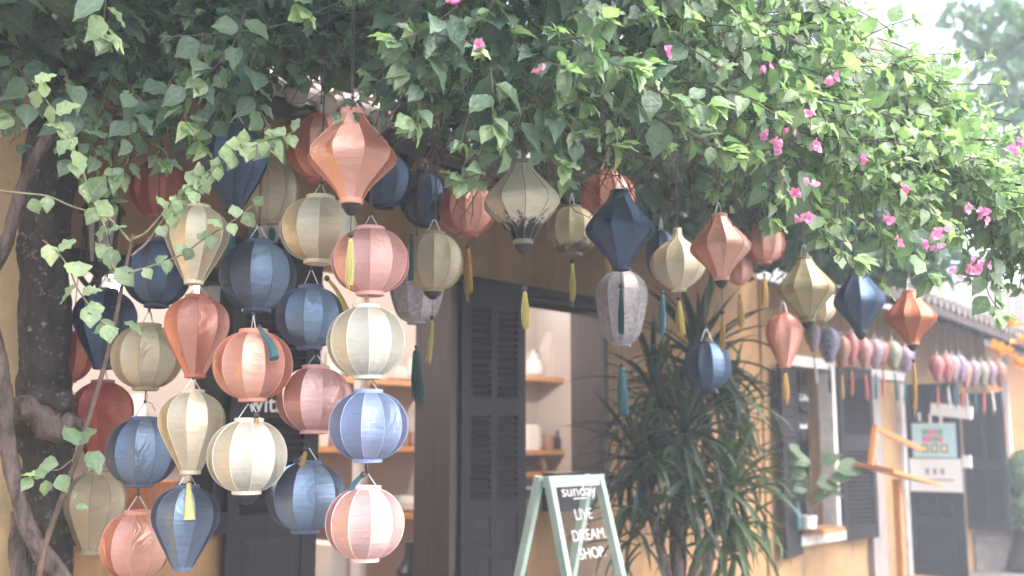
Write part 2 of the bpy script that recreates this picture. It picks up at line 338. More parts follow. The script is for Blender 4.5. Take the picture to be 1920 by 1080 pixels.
def wall_with_openings(name, mat, parent, t0, t1, z0, z1, opens, thick=.24, y0=0.0):
    """one continuous stucco front with reveals; opens = [(ta, tb, za, zb)]"""
    ts = sorted({t0, t1, *[o[0] for o in opens], *[o[1] for o in opens]}); zs = sorted({z0, z1, *[o[2] for o in opens], *[o[3] for o in opens]})
    mb = MB()
    hole = lambda i, j: any(o[0] - 1e-6 <= ts[i] and ts[i + 1] <= o[1] + 1e-6 and o[2] - 1e-6 <= zs[j] and zs[j + 1] <= o[3] + 1e-6 for o in opens)
    for y, flip in ((y0, False), (y0 + thick, True)):
        idx = {}
        for i in range(len(ts)):
            for j in range(len(zs)): idx[i, j] = len(mb.v); mb.v.append((ts[i], y, zs[j]))
        for i in range(len(ts) - 1):
            for j in range(len(zs) - 1):
                if not hole(i, j):
                    f = (idx[i, j], idx[i + 1, j], idx[i + 1, j + 1], idx[i, j + 1]); mb.f.append(f[::-1] if flip else f); mb.m.append(0)
    n = len(ts) * len(zs); at_ = lambda i, j: i * len(zs) + j
    for i in range(len(ts) - 1):
        for j in range(len(zs) - 1):
            if hole(i, j): continue
            for (a, b, ni, nj) in ((at_(i, j), at_(i + 1, j), i, j - 1), (at_(i + 1, j), at_(i + 1, j + 1), i + 1, j), (at_(i + 1, j + 1), at_(i, j + 1), i, j + 1), (at_(i, j + 1), at_(i, j), i - 1, j)):
                inside = 0 <= ni < len(ts) - 1 and 0 <= nj < len(zs) - 1
                if not inside or hole(ni, nj): mb.f.append((a, a + n, b + n, b)); mb.m.append(0)
    return mb.build(name, mat, parent)

# ---- first house: the shop
shop = thing('shop_house', W(0, 0, 0), 'ochre shop house with dark louvred door leaves and lit shelves inside', 'house', rz=WROT)
DZ = .15
w1a, w1b, w1s = wt(95), wt(412), wz(330, 965)
doa, dob = wt(585), wt(838)
w2a, w2b, w2s = wt(965), wt(1127), wz(1030, 915)
DTOP = wz(930, 545); W2TOP = wz(1050, 572)
HT0, HT1 = -7.0, 3.2
wall_with_openings('wall', M['stucco'], shop, HT0, HT1, 0, 3.35, [(w1a, w1b, w1s, 2.35), (doa, dob, DZ, DTOP), (w2a, w2b, w2s, W2TOP)])
MB().box((HT0, -.36, 0), (wt(46, .36), -.004, 3.0)).build('added_lit_strip', M['litochre'], shop)  # added block; its paler colour stands in for light on the wall
ib = 2.3                                       # depth of the shop room
room = MB()
room.box((HT0 + .3, ib, DZ), (HT1 - .2, ib + .1, 3.2)); room.box((HT0 + .2, .24, DZ), (HT0 + .3, ib, 3.2)); room.box((HT1 - .3, .24, DZ), (HT1 - .2, ib, 3.2))
room.box((HT0 + .2, .244, 3.2), (HT1 - .2, ib + .1, 3.3))
room.build('shop_room', M['inner'], shop)
MB().box((HT0 + .2, .1, 0.01), (HT1 - .2, ib + .1, DZ - .004)).build('shop_floor', M['clay'], shop)
# door frame, posts, window frames
MB().box((doa - .04, -.03, DZ), (doa + .02, .2, DTOP)).build('door_post', M['darkwood'], shop)
MB().box((dob - .035, -.06, DZ), (dob + .02, .243, DTOP - .002)).build('door_post', M['brownwood'], shop)
MB().box((doa - .6, -.075, DTOP), (w2b + .08, .0 - .003, DTOP + .05)).build('door_head', M['darkwood'], shop)
wf = MB().box((w2b - .03, -.05, w2s + .006), (w2b + .03, .243, W2TOP - .002)).build('window_jamb', M['brownwood'], shop)
MB().box((w2a - .02, -.055, W2TOP), (w2b + .05, .21, W2TOP + .055)).build('window_head', M['darkwood'], shop)
MB().box((w2a - .03, -.09, w2s - .055), (w2b + .05, .2, w2s + .004)).build('window_sill', M['blackcap'], shop)
MB().box((wt(1040, .2), -.2, wz(1075, 957, .2)), (wt(1108, .2), -.095, wz(1075, 886, .2))).build('sill_box', M['blackcap'], shop)
MB().box((w1a - .05, -.07, w1s - .10), (w1b + .03, .2, w1s + .003)).build('window_sill', M['darkwood'], shop)
MB().box((w1b - .05, -.03, w1s + .003), (w1b + .02, .15, 2.36)).build('window_jamb', M['darkwood'], shop)
MB().box((w1a - .05, -.03, 2.33), (w1b + .02, .15, 2.4)).build('window_head', M['darkwood'], shop)

def louvre_leaf(name, parent, loc, rz, w, z0, z1, mat, panels, cols=2, label=None, slat_gap=.042, th=.038):
    """a framed leaf hinged at local x=0; panels = [(za, zb, 'louvre'|'panel')] in metres above z0"""
    h = z1 - z0; st = .075 * min(1, w / .55); mb = MB()
    mb.box((0, -th / 2, 0), (st, th / 2, h)); mb.box((w - st, -th / 2, 0), (w, th / 2, h))
    mid = [w / 2] if cols == 2 else []
    edges = sorted([0] + [p[0] for p in panels] + [p[1] for p in panels] + [h])
    for i in range(0, len(edges), 2): mb.box((st, -th / 2 + .002, edges[i]), (w - st, th / 2 - .002, edges[i + 1]))
    for za, zb, kind in panels:
        for c in mid: mb.box((c - st * .4, -th / 2 + .004, za), (c + st * .4, th / 2 - .004, zb))
    for za, zb, kind in panels:
        if kind == 'louvre': mb.box((st, th / 2 - .009, za), (w - st, th / 2 - .005, zb))  # added backing sheet that keeps the gaps between slats dark
    leaf = mb.build(name, mat, parent, loc=loc, rot=(0, 0, rz))
    if label: leaf['label'] = label
    spans = [(st, w / 2 - st * .4), (w / 2 + st * .4, w - st)] if cols == 2 else [(st, w - st)]
    a = R(38); cache = {}
    for za, zb, kind in panels:
        for x0, x1 in spans:
            if kind == 'louvre':
                k = round(x1 - x0, 3)
                if k not in cache:
                    L_ = k / 2 + .003; dy, dz = .026 * math.cos(a), .026 * math.sin(a); ty, tz = -.004 * math.sin(a), .004 * math.cos(a)
                    cache[k] = MB().add([(sx * L_, sy * dy + s * ty, -sy * dz * -1 + s * tz) for sx in (-1, 1) for sy in (-1, 1) for s in (-1, 1)],
                                        [(0, 1, 3, 2), (4, 6, 7, 5), (0, 4, 5, 1), (2, 3, 7, 6), (1, 5, 7, 3), (0, 2, 6, 4)]).mesh('slat', mat)
                n = max(2, int((zb - za) / slat_gap))
                for i in range(n): obj('slat', cache[k], leaf, ((x0 + x1) / 2, 0, za + (i + .5) * (zb - za) / n))
            else:
                e = .03; y = -th / 2 + .012
                MB().box((x0 - .002, y, za - .002), (x1 + .002, -y, zb + .002)).build('panel', mat, leaf)
                MB().add([(x0 + e, y - .0015, za + e), (x1 - e, y - .0015, za + e), (x1 - e, y - .0015, zb - e), (x0 + e, y - .0015, zb - e),
                          (x0 + 2 * e, y - .009, za + 2 * e), (x1 - 2 * e, y - .009, za + 2 * e), (x1 - 2 * e, y - .009, zb - 2 * e), (x0 + 2 * e, y - .009, zb - 2 * e)],
                         [(4, 5, 6, 7), (0, 1, 5, 4), (1, 2, 6, 5), (2, 3, 7, 6), (3, 0, 4, 7)]).build('raised_field', mat, leaf)
    return leaf
lh = DTOP - DZ - .02
def zrel(px, py): return wz(px, py, .06) - DZ
louvre_leaf('door_leaf', shop, (wt(846), -.07, DZ + .01), R(-6), (wt(980, .1) - wt(850, .06)) * .9, DZ, DTOP,
            M['darkwood'], [(.09, zrel(915, 1045), 'panel'), (zrel(915, 1030), zrel(915, 968), 'panel'), (zrel(915, 940), zrel(915, 782), 'louvre'), (zrel(915, 750), zrel(915, 583), 'louvre')])
lw = wt(582, .06) - wt(428, .06)
ll = louvre_leaf('door_leaf', shop, (wt(428, .06), -.055, DZ + .01), R(-3), lw, DZ, DTOP,
                 M['darkwood'], [(.09, zrel(500, 1000), 'panel'), (zrel(500, 968), zrel(500, 785), 'louvre'), (zrel(500, 740), zrel(500, 560), 'louvre')], cols=1)
def lettering(txt, size, mat, parent, loc, rot, ext=.002, name='lettering', align='CENTER', shear=0, sx=1.0, bold=0):
    c = bpy.data.curves.new(name, 'FONT'); c.body = txt; c.size = size; c.extrude = ext; c.align_x = align; c.shear = shear; c.offset = bold; c.resolution_u = 3
    t = bpy.data.objects.new(name, c); col.objects.link(t); bpy.context.view_layer.update()
    me = bpy.data.meshes.new_from_object(t.evaluated_get(bpy.context.evaluated_depsgraph_get())); bpy.data.objects.remove(t); me.name = name
    me.materials.clear(); me.materials.append(mat)
    o = obj(name, me, parent, loc, rot); o.scale = (sx, 1, 1); return o
lettering('with', .125, M['letters'], ll, (lw * .40, -.024, zrel(490, 776)), (R(90), 0, 0), bold=.001)

# shop interior: shelves on the back wall with goods, each shelf a part of the shop
def z_at_back(px, py): return wz(px, py, -ib + .3)
def t_at_back(px): return wt(px, -ib + .3)
shelf_z = []
for (pa, pb, py) in ((560, 830, 715), (560, 830, 842), (560, 830, 972), (930, 1150, 712), (930, 1150, 848), (930, 1150, 888), (100, 420, 800)):
    ta, tb, z = t_at_back(pa), t_at_back(pb), z_at_back((pa + pb) / 2, py)
    MB().box((ta, ib - .34, z - .022), (tb, ib - .003, z + .022)).build('shelf', M['shelf'], shop); shelf_z.append(z + .022)
MB().lathe([(.05, 0), (.05, 3.04)], 20).build('column', M['whitepaint'], shop, smooth=True, sharp=40, loc=(wt(676, -.9), .9, DZ))
MB().box((wt(590, -1.2), 1.0, DZ), (wt(640, -1.2), 1.5, wz(615, 1024, -1.0))).build('counter', M['whitepaint'], shop)
MB().box((wt(130, -1.0), 1.0, DZ), (wt(345, -1.0), 1.45, wz(240, 905, -1.0))).build('cabinet', M['orangewood'], shop)
for (px, t_) in ((218, 542), (376, 541)):
    pl = wp(px, t_, -.55)
    pen = MB().lathe([(.02, .06), (.05, .045), (.05, .04)], 12).build('pendant_lamp', M['blackcap'], shop, loc=(pl[0], .55, pl[1]))
    MB().tube([(0, 0, .05), (0, 0, 3.2 - pl[1])], .005, 5).build('lamp_cord', M['string'], pen)
    MB().lathe([(.012, .04), (.03, .02), (.034, 0), (.022, -.025), (.004, -.034)], 12).build('bulb', M['bulb'], pen, smooth=True)
for (t, z) in ((wt(240, -.8), 2.5), (wt(690, -1.0), 2.75), (wt(1040, -1.1), 2.7)):
    pen = MB().lathe([(.02, .10), (.11, .0), (.105, 0), (.018, .09)], 16).build('pendant_lamp', M['blackcap'], shop, loc=(t, 1.05, z))
    MB().tube([(0, 0, .09), (0, 0, 3.19 - z)], .005, 5).build('lamp_cord', M['string'], pen)
    MB().lathe([(.012, .04), (.03, .02), (.034, 0), (.022, -.025), (.004, -.034)], 12).build('bulb', M['bulb'], pen, smooth=True)
    ld = bpy.data.lights.new('shop_lamp_light', 'POINT'); ld.energy = 20; ld.color = (1, .90, .82); ld.shadow_soft_size = .05
    obj('shop_lamp_light', ld, pen, (0, 0, -.06))

# goods in the shop
def good(name, px, py, mb, mat, label, cat, out=-ib + .2, group='goods on the shop shelves', smooth=True, dz=0):
    t, z = wp(px, py, out); o = mb.build(name, mat, None, smooth, 35, W(t, out, z + dz + .001), (0, 0, WROT)); return tag(o, label, cat, group)
SZ = lambda i: shelf_z[i]
def on_shelf(name, px, i, mb, mat, label, cat, off=.17):
    t = wt(px, -ib + off); o = mb.build(name, mat, None, True, 35, W(t, -ib + off, SZ(i) + .001), (0, 0, WROT)); return tag(o, label, cat, 'goods on the shop shelves')
on_shelf('linen_bag', 1045, 3, MB().add([(-.22, -.05, 0), (.2, -.05, 0), (.2, .05, 0), (-.22, .05, 0), (-.2, -.06, .3), (.2, -.06, .3), (.2, .06, .3), (-.2, .06, .3), (-.12, -.04, .46), (.13, -.04, .47), (.13, .04, .47), (-.12, .04, .46)],
         [(3, 2, 1, 0), (0, 1, 5, 4), (1, 2, 6, 5), (2, 3, 7, 6), (3, 0, 4, 7), (4, 5, 9, 8), (5, 6, 10, 9), (6, 7, 11, 10), (7, 4, 8, 11), (8, 9, 10, 11)]), M['linen'], 'pale linen bag slumped on the upper shelf beside the pot', 'bag')
on_shelf('ceramic_jar', 1000, 3, MB().lathe([(.05, 0), (.09, .03), (.1, .1), (.08, .17), (.05, .19), (.055, .22), (.02, .24), (.012, .27)], 16), M['ceramic'], 'white lidded jar on the upper shelf seen through the window', 'jar')
on_shelf('white_card', 1045, 4, MB().box((-.13, -.01, 0), (.15, .01, .36)), M['paper'], 'tall white printed card leaning on the shelf behind cups', 'card', .08)
on_shelf('cup', 1028, 4, MB().lathe([(.04, 0), (.055, .02), (.06, .15), (.055, .15), (.045, .03)], 14), M['clay'], 'pinkish clay cup on the shelf in front of the white card', 'cup', .22)
on_shelf('dark_bottle', 1048, 4, MB().lathe([(.05, 0), (.055, .02), (.055, .1), (.03, .13), (.03, .19), (.034, .19)], 14), M['black_ceramic'], 'squat dark bottle with wide neck on the middle shelf', 'bottle', .25)
on_shelf('small_box', 995, 4, MB().box((-.07, -.05, 0), (.06, .05, .24)), M['paper'], 'upright white box at the window edge of the middle shelf', 'box', .2)
on_shelf('cup', 1068, 4, MB().lathe([(.04, 0), (.045, .02), (.05, .2), (.045, .2), (.04, .03)], 14), M['ceramic'], 'tall pale cup beside the dark bottle on the shelf', 'cup', .22)
on_shelf('book', 990, 5, MB().box((-.15, -.1, 0), (.1, .1, .05)), M['black_ceramic'], 'dark book lying flat on the low shelf behind the sign', 'book', .2)
for k, (px, i, w_, h_, mt, lb) in enumerate(((735, 1, .05, .16, 'ceramic', 'white tumbler on the shelf just below the blue lantern'), (758, 1, .035, .22, 'clay', 'slim clay vase on the middle shelf beside the door post'),
                                             (785, 1, .045, .13, 'ceramic', 'small white cup nearest the brown door post'), (775, 2, .14, .13, 'ceramic', 'patterned white box-like bowl on the lower shelf'),
                                             (740, 0, .1, .12, 'linen', 'pale bowl on the top shelf behind the ivory lantern'))):
    on_shelf('shop_pot', px, i, MB().lathe([(w_ * .7, 0), (w_, .02), (w_ * 1.05, h_ * .6), (w_ * .8, h_), (w_ * .7, h_), (w_ * .85, h_ * .5)], 16), M[mt], lb, 'pot')
for px, i, w_, h_, mt, lb in ((715, 2, .05, .2, 'clay', 'round clay jar on the lower shelf beside the white column'), (800, 2, .045, .16, 'black_ceramic', 'black tumbler on the lower shelf near the door post'), (700, 1, .05, .13, 'linen', 'pale cup on the middle shelf half behind the lantern string'),
                              (770, 0, .06, .2, 'ceramic', 'white jug on the top shelf by the dark tassel'), (1015, 5, .05, .12, 'ceramic', 'small white bowl on the low shelf behind the sign'), (640, 1, .06, .2, 'black_ceramic', 'dark vase on the middle shelf between pink and blue lanterns'), (250, 6, .07, .2, 'ceramic', 'white pot on the shelf inside the first window'), (330, 6, .06, .14, 'clay', 'clay pot on the shelf inside the first window')):
    on_shelf('shop_pot', px, i, MB().lathe([(w_ * .7, 0), (w_, .02), (w_ * 1.08, h_ * .5), (w_ * .7, h_ * .9), (w_ * .75, h_), (w_ * .6, h_)], 16), M[mt], lb, 'pot')
ORD = ['first', 'second', 'third', 'fourth', 'fifth', 'sixth', 'seventh']
for i, shelf_name, xs in ((0, 'top shelf behind the doorway', (622, 655, 690, 720)), (1, 'middle shelf behind the doorway', (606, 622, 660, 682, 720, 772, 798)), (2, 'lower shelf behind the doorway', (610, 640, 668, 700, 752)), (3, 'upper shelf in the small window', (975, 1085)), (4, 'middle shelf in the small window', (975, 1010, 1080, 1095))):
    for k, px in enumerate(xs):
        q = random.random(); w_ = random.uniform(.035, .06); h_ = random.uniform(.1, .26)
        if q < .4: on_shelf('shop_box', px, i, MB().box((-w_, -w_, 0), (w_, w_, h_)).box((-w_ * 1.03, -w_ * 1.03, h_), (w_ * 1.03, w_ * 1.03, h_ + .025)), M[random.choice(['paper', 'linen', 'paleblue'])], f'pale lidded box, {ORD[k]} thing along the {shelf_name}', 'box', .12)
        elif q < .7: on_shelf('shop_pot', px, i, MB().lathe([(w_ * .7, 0), (w_, .02), (w_ * 1.1, h_ * .4), (w_ * .5, h_ * .8), (w_ * .55, h_), (w_ * .4, h_)], 14), M[random.choice(['clay', 'black_ceramic', 'ceramic'])], f'bulbous pot, {ORD[k]} thing along the {shelf_name}', 'pot', .14)
        else: on_shelf('shop_tumbler', px, i, MB().lathe([(w_ * .75, 0), (w_ * .8, .01), (w_, h_ * .7), (w_ * .92, h_ * .7), (w_ * .7, .03)], 14), M[random.choice(['ceramic', 'linen', 'clay'])], f'straight tumbler, {ORD[k]} thing along the {shelf_name}', 'cup', .14)
vt, vz = wp(773, 1080, -.35)
tag(MB().lathe([(.075, 0), (.085, .02), (.09, .45), (.10, .52), (.055, .585), (.05, .64), (.062, .66), (.05, .655), (.04, .6)], 20).build('floor_vase', M['black_ceramic'], None, True, 40, W(vt, -.35, DZ - .004), (0, 0, WROT)),
    'tall black vase standing inside the shop doorway', 'vase').scale = (1, 1, (wz(773, 1016, -.35) - DZ) / .66)

# roofs: round clay tiles in rows
def tile_roof(house, t0, t1, out, ze, run, slope, mat, tilt=0.0, pitch=.17):
    roof = MB(); sl = math.tan(slope)
    L_ = t1 - t0
    roof.add([(0, 0, -.05), (L_, 0, -.05), (L_, run, run * sl - .05), (0, run, run * sl - .05), (0, 0, -.09), (L_, 0, -.09), (L_, run, run * sl - .09), (0, run, run * sl - .09)],
             [(0, 1, 2, 3), (7, 6, 5, 4), (0, 4, 5, 1), (1, 5, 6, 2), (2, 6, 7, 3), (3, 7, 4, 0)])
    ro = roof.build('roof', M['darkwood'], house, loc=(t0, -out, ze), rot=(0, tilt, 0))
    seg = .17; n = int(run / math.cos(slope) / seg); mb = MB()
    for i in range(n):
        s0, s1 = i * seg - .01, (i + 1) * seg + .012
        for (r0, r1, x0, up) in ((.062, .05, 0, .0), (.07, .062, pitch / 2, -1)):
            vs = []
            for s, r in ((s0, r0), (s1, r1)):
                for k in range(6):
                    a = math.pi * k / 5
                    y, z = s * math.cos(slope), s * math.sin(slope)
                    hgt = r * math.sin(a) * (.9 if up == 0 else -.35) + (.0 if up == 0 else .0) + (.012 if s == s0 else 0)
                    vs.append((x0 + r * math.cos(a), y - hgt * math.sin(slope), z + hgt * math.cos(slope)))
            mb.add(vs, [(k, k + 1, k + 7, k + 6) for k in range(5)] + [(0, 6, 7, 1)] * 0)
        vs = []
    # rounded end cap at the eave
    mb.lathe([(.001, 0), (.06, .004), (.062, .02), (.055, .03)], 10); 
    for i in range(len(mb.v) - 40, len(mb.v)):
        x, y, z = mb.v[i]; mb.v[i] = (x, -z + .0, y * .9 + .004)
    me = mb.mesh('tile_row', mat)
    for i in range(int(L_ / pitch)):
        obj('tile_row', me, ro, (pitch * (i + .5), 0, random.uniform(-.006, .008)))
    rf = MB().bar((0, 0, 0), (0, run * .6, run * .6 * sl), .05, .08).mesh('rafter', M['darkwood'])
    for i in range(int(L_ / .5)): obj('rafter', rf, ro, (.25 + .5 * i, .02, -.14))
    MB().box((0, -.02, -.12), (L_, .012, -.045)).build('eave_board', M['brownwood'], ro)
    return ro
tile_roof(shop, HT0, 2.9, .75, 3.09, 2.3, R(30), M['tilelit'])
MB().box((wt(456, .03), -.03, wz(500, 485)), (wt(536, .03), -.004, wz(500, 405))).build('wall_sign', M['linen'], shop)
for i in range(4):
    tq, zq = wp(478 + 16 * i, 440 + (i % 2) * 18, .035)
    MB().lathe([(.001, 0), (.022, .002), (.03, .006), (.001, .009)], 12).build('teal_leaf_mark', M['tas_teal'], shop, loc=(tq, -.031, zq), rot=(R(90), 0, 0)).scale = (.75, 1.3, 1)

# ---- second house further along the street
cafe = thing('cafe_house', W(3.2, 0, 0), 'ochre house with open dark shutters and tiled eave hung with tiny lanterns', 'house', rz=WROT)
def ct(px, out=0.0): return wt(px, out) - 3.2
cwa, cwb, cws, cwtop = ct(1486), ct(1556), wz(1515, 1000), wz(1515, 690)
cda, cdb = ct(1612), ct(1690)
wall_with_openings('wall', M['stucco'], cafe, .003, ct(1856), 0, 3.0, [(cwa, cwb, cws, cwtop), (ct(1800), ct(1838), wz(1820, 985), wz(1820, 742))], y0=-.02)
MB().box((cwa - .1, .9, .02), (cwb + 4.5, 1.0, 2.9)).box((cwa - .1, .225, 2.75), (cwb + 4.5, .9, 2.8)).box((cwa - .1, .225, .02), (cwb + 4.5, .9, .1)).build('cafe_inner_wall', M['stucco'], cafe)
MB().box((cwa - .08, -.05, cwtop), (cwb + .08, .1, cwtop + .10)).build('window_head', M['trim'], cafe)
MB().box((cwb - .005, -.05, cws), (cwb + .07, .1, cwtop - .003)).build('window_jamb', M['trim'], cafe)
MB().box((cwa - .06, -.09, cws - .09), (cwb + .08, .15, cws)).build('window_sill', M['trim'], cafe)
MB().box((cwa - .02, -.28, wz(1520, 1003, .2)), (ct(1562, .2), -.055, wz(1520, 992, .2))).build('wooden_ledge', M['shelf'], cafe)
shz0, shz1 = wz(1490, 1012), wz(1480, 688)
louvre_leaf('shutter', cafe, (cwa - .01, -.05, shz0 - .12), R(-171), .46, shz0 - .12, shz1, M['darkwood'], [(.1, (shz1 - shz0) * .5, 'louvre'), ((shz1 - shz0) * .5 + .1, shz1 - shz0 + .02, 'louvre')], cols=1)
louvre_leaf('shutter', cafe, (cwb + .08, -.06, wz(1580, 1012)), R(-8), .62, 0, wz(1580, 690) - wz(1580, 1012), M['darkwood'], [(.12, .85, 'louvre'), (1.0, 1.55, 'louvre')], cols=1)
MB().box((ct(1614), -.09, 0.15), (ct(1640), -.024, wz(1625, 705))).build('grey_post', M['greyboard'], cafe)
MB().box((ct(1682), -.07, 0.15), (ct(1690), -.024, wz(1685, 720))).build('door_frame', M['trim'], cafe)
MB().box((ct(1612), -.08, wz(1650, 712)), (ct(1692), -.024, wz(1650, 695))).build('door_head', M['trim'], cafe)
def leaf_out(px_h, px_e, t_h):                 # length of a leaf standing straight out from the wall at t_h whose end shows at px_e
    lo, hi = 0, 2
    for _ in range(40):
        m_ = (lo + hi) / 2; p = W(t_h, m_, 1.5) - EYE
        if CX + FPX * p.x / p.dot(FWD) < px_e: lo = m_
        else: hi = m_
    return lo
tdl = wt(1690); dlw = leaf_out(1690, 1797, tdl); dtopz = wz(1690, 722)
def dz_(py, px=1745): # height on the standing leaf seen at py
    p = W(tdl, dlw * (px - 1690) / 107, 0); d = (p - EYE).dot(Vector((0, 1, 0))); return 1.55 + (830 - py) / FPX * d
dleaf = louvre_leaf('door_leaf', cafe, (tdl - 3.2, -.03, .15), R(-90), dlw, .15, dtopz, M['slate'],
                    [(.1, dz_(985) - .15, 'panel'), (dz_(968) - .15, dz_(930) - .15, 'panel'), (dz_(915) - .15, dtopz - .15 - .1, 'panel')], cols=2)
# papers on the leaf: sheets fixed to its street-end face (its local -y side faces the viewer)
def on_leaf(name, x0, x1, ya, yb, mat, y=-.024, th=.003):
    f = lambda px: dlw * (px - 1690) / 107
    return MB().box((f(x0), y - th, dz_(yb) - .15), (f(x1), y, dz_(ya) - .15)).build(name, mat, dleaf)
on_leaf('blue_poster', 1708, 1790, 794, 857, M['paleblue'])
for r_ in range(2):
    for q in range(4): on_leaf('printed_block', 1727 + 10 * q, 1736 + 10 * q, 805 + 13 * r_, 816 + 13 * r_, M['pinkink' if (q + r_) % 3 else 'greenink'], -.0275, .001)
for q in range(3):
    on_leaf('printed_block', 1725 + 18 * q, 1738 + 18 * q, 833, 848, M['darkink'], -.0275, .001); on_leaf('printed_block', 1727 + 18 * q, 1736 + 18 * q, 835, 846, M['yellowink'], -.029, .001)
on_leaf('white_notice', 1700, 1797, 859, 919, M['paper'], -.0245)
for q in range(3): on_leaf('printed_block', 1730 + 14 * q, 1737 + 14 * q, 877, 888, M['ink'], -.028, .001)
on_leaf('printed_line', 1718, 1782, 896, 899, M['ink'], -.028, .001)
on_leaf('meter_box', 1799, 1814, 853, 875, M['whitepaint'], -.0, .03)
scr = on_leaf('white_cloth_roll', 1709, 1785, 752, 775, M['linen'], -.027, .03); scr.rotation_euler = (0, R(7), 0); scr.data.materials[0] = M['whitepaint']
for q in range(3): on_leaf('hanging_bead', 1722 + 20 * q, 1727 + 20 * q, 774 + 4 * q, 790 + 4 * q, M['whitepaint'], -.03, .012)
tsl = wt(1803); slw = leaf_out(1803, 1882, tsl)
def dz2(py): p = W(tsl, slw / 2, 0); return 1.55 + (830 - py) / FPX * p.y
louvre_leaf('shutter', cafe, (tsl - 3.2, -.03, dz2(990)), R(-90), slw, dz2(990), dz2(738), M['slate'], [(.12, .72, 'louvre'), (.84, dz2(738) - dz2(990) - .1, 'louvre')], cols=2)
cr = tile_roof(cafe, .0, 7.6, .9, 2.98, 2.4, R(27), M['tile'], tilt=R(2.6))
# black oval plaques in the recess
for k, (py, txt) in enumerate(((747, 'Coffee'), (800, ''))):
    t, z = wp(1503, py, .012); o = MB().lathe([(.001, .0), (.11, .0), (.115, .006), (.11, .012), (.001, .012)], 24).build('plaque', M['blacksign'], cafe, loc=(t - 3.2 - .03, -.035, z), rot=(R(90), 0, 0)); o.scale = (.95, 1.12, 1)
    MB().tube([(0, .1, .004), (0, (cwtop - z) / 1.12, .004)], .004, 5).build('plaque_cord', M['string'], o)
    if txt: lettering(txt, .075, M['letters'], o, (0, -.02, .0125), (0, 0, 0), .001, shear=.3)
    else:
        for q in range(3): MB().box((-.07 + .05 * q, -.015, .0121), (-.035 + .05 * q, .02 - .01 * (q % 2), .0135)).build('printed_mark', M['letters'], o)

# ------------------------------------------------------------------ A-frame sign
at_, az_ = wp(1068, 892, .85)
asg = thing('sandwich_board', W(at_, .85, .15), 'mint green A-frame sign with clear panel and white lettering LIVE DREAM SHOP', 'sign', rz=WROT)
ah = az_ - .15; aw = .84 * (wt(1132, .85) - wt(1010, .85)); b = .045
sp = .34
for s in (-1, 1):
    x = s * (aw / 2 - b / 2)
    MB().bar((x, -.03, ah), (x * 1.12, -sp, .0), b, b * .8, up=(1, 0, 0)).build('front_leg', M['mint'], asg)
    MB().bar((x, .03, ah), (x * 1.12, sp, .0), b, b * .8, up=(1, 0, 0)).build('back_leg', M['mint'], asg)
    MB().bar((x * 1.08, -sp * .62, ah * .38), (x * 1.08, sp * .62, ah * .38), .012, .02).build('brace', M['mint'], asg)
MB().box((-aw / 2, -.055, ah - .055), (aw / 2, -.012, ah + .003)).build('top_rail', M['mint'], asg)
MB().box((-aw / 2, .012, ah - .05), (aw / 2, .052, ah + .0)).build('back_rail', M['mint'], asg)
MB().bar((-aw / 2, -sp * .93, .10), (aw / 2, -sp * .93, .10), .03, .05).build('bottom_rail', M['mint'], asg)
mg, nt, N, L, out = newmat('clear_acrylic')
tr = N('BsdfTransparent'); tr.inputs[0].default_value = (.97, .98, .98, 1); gl = N('BsdfAnisotropic'); gl.inputs['Roughness'].default_value = .04
ms = N('MixShader'); ms.inputs[0].default_value = .012; L(tr.outputs[0], ms.inputs[1]); L(gl.outputs[0], ms.inputs[2]); L(ms.outputs[0], out.inputs[0])
lean = math.atan2(sp - .03, ah)
pane = MB().box((-aw / 2 + b, -.003, -ah + .12), (aw / 2 - b, .003, -.05)).build('clear_panel', mg, asg, loc=(0, -.036, ah), rot=(-lean, 0, 0))
ppm = 1 / (FPX / (W(at_, .9, 1) - EYE).dot(FWD))
def ply(py): return -(py - 890) * ppm / math.cos(lean) * .96
lettering('sunday', 31 * ppm, M['letters'], pane, (0, -.005, ply(929)), (R(90), 0, 0), sx=1.25, bold=-.0002)
MB().box((-.06, -.0055, ply(934.5)), (.06, -.004, ply(932.5))).build('printed_line', M['letters'], pane)
for txt, py, sx, dx in (('LIVE', 973, 1.35, 0), ('DREAM.', 1012, 1.35, .015), ('SHOP.', 1046, 1.35, .01)):
    lettering(txt, 29 * ppm, M['letters'], pane, (dx, -.005, ply(py)), (R(90), 0, 0), sx=sx * .78, bold=-.0004)
MB().box((-.03, -.0055, ply(983)), (.03, -.004, ply(981))).build('printed_line', M['shelf'], pane)

# wooden menu stand by the slate door
mt_, mz_ = wp(1682, 895, .75)
ms_ = thing('menu_stand', W(mt_, .75, 0), 'orange wooden menu stand with slanted top before the slate door', 'menu stand', rz=WROT)
MB().box((-.04, -.03, 0), (.03, .03, mz_ - .02)).build('post', M['orangewood'], ms_)
MB().add([(-.42, -.14, mz_ + .05), (.42, -.26, mz_ - .09), (.42, .10, mz_ - .03), (-.42, .22, mz_ + .11), (-.42, -.14, mz_ + .08), (.42, -.26, mz_ - .06), (.42, .10, mz_ + .0), (-.42, .22, mz_ + .14)],
         [(3, 2, 1, 0), (4, 5, 6, 7), (0, 1, 5, 4), (1, 2, 6, 5), (2, 3, 7, 6), (3, 0, 4, 7)]).build('board', M['orangewood'], ms_)
MB().bar((-.33, .1, mz_ + .10), (-.2, .1, mz_ + .44), .045, .045).build('arm', M['orangewood'], ms_)
MB().bar((-.2, .1, mz_ + .44), (.34, -.1, mz_ + .25), .045, .045).build('arm', M['orangewood'], ms_)
MB().add([(-.36, -.11, mz_ + .075), (.36, -.21, mz_ - .045), (.36, .06, mz_ + .005), (-.36, .17, mz_ + .135)], [(0, 1, 2, 3)]).build('menu_sheet', M['linen'], ms_, loc=(0, 0, .006))

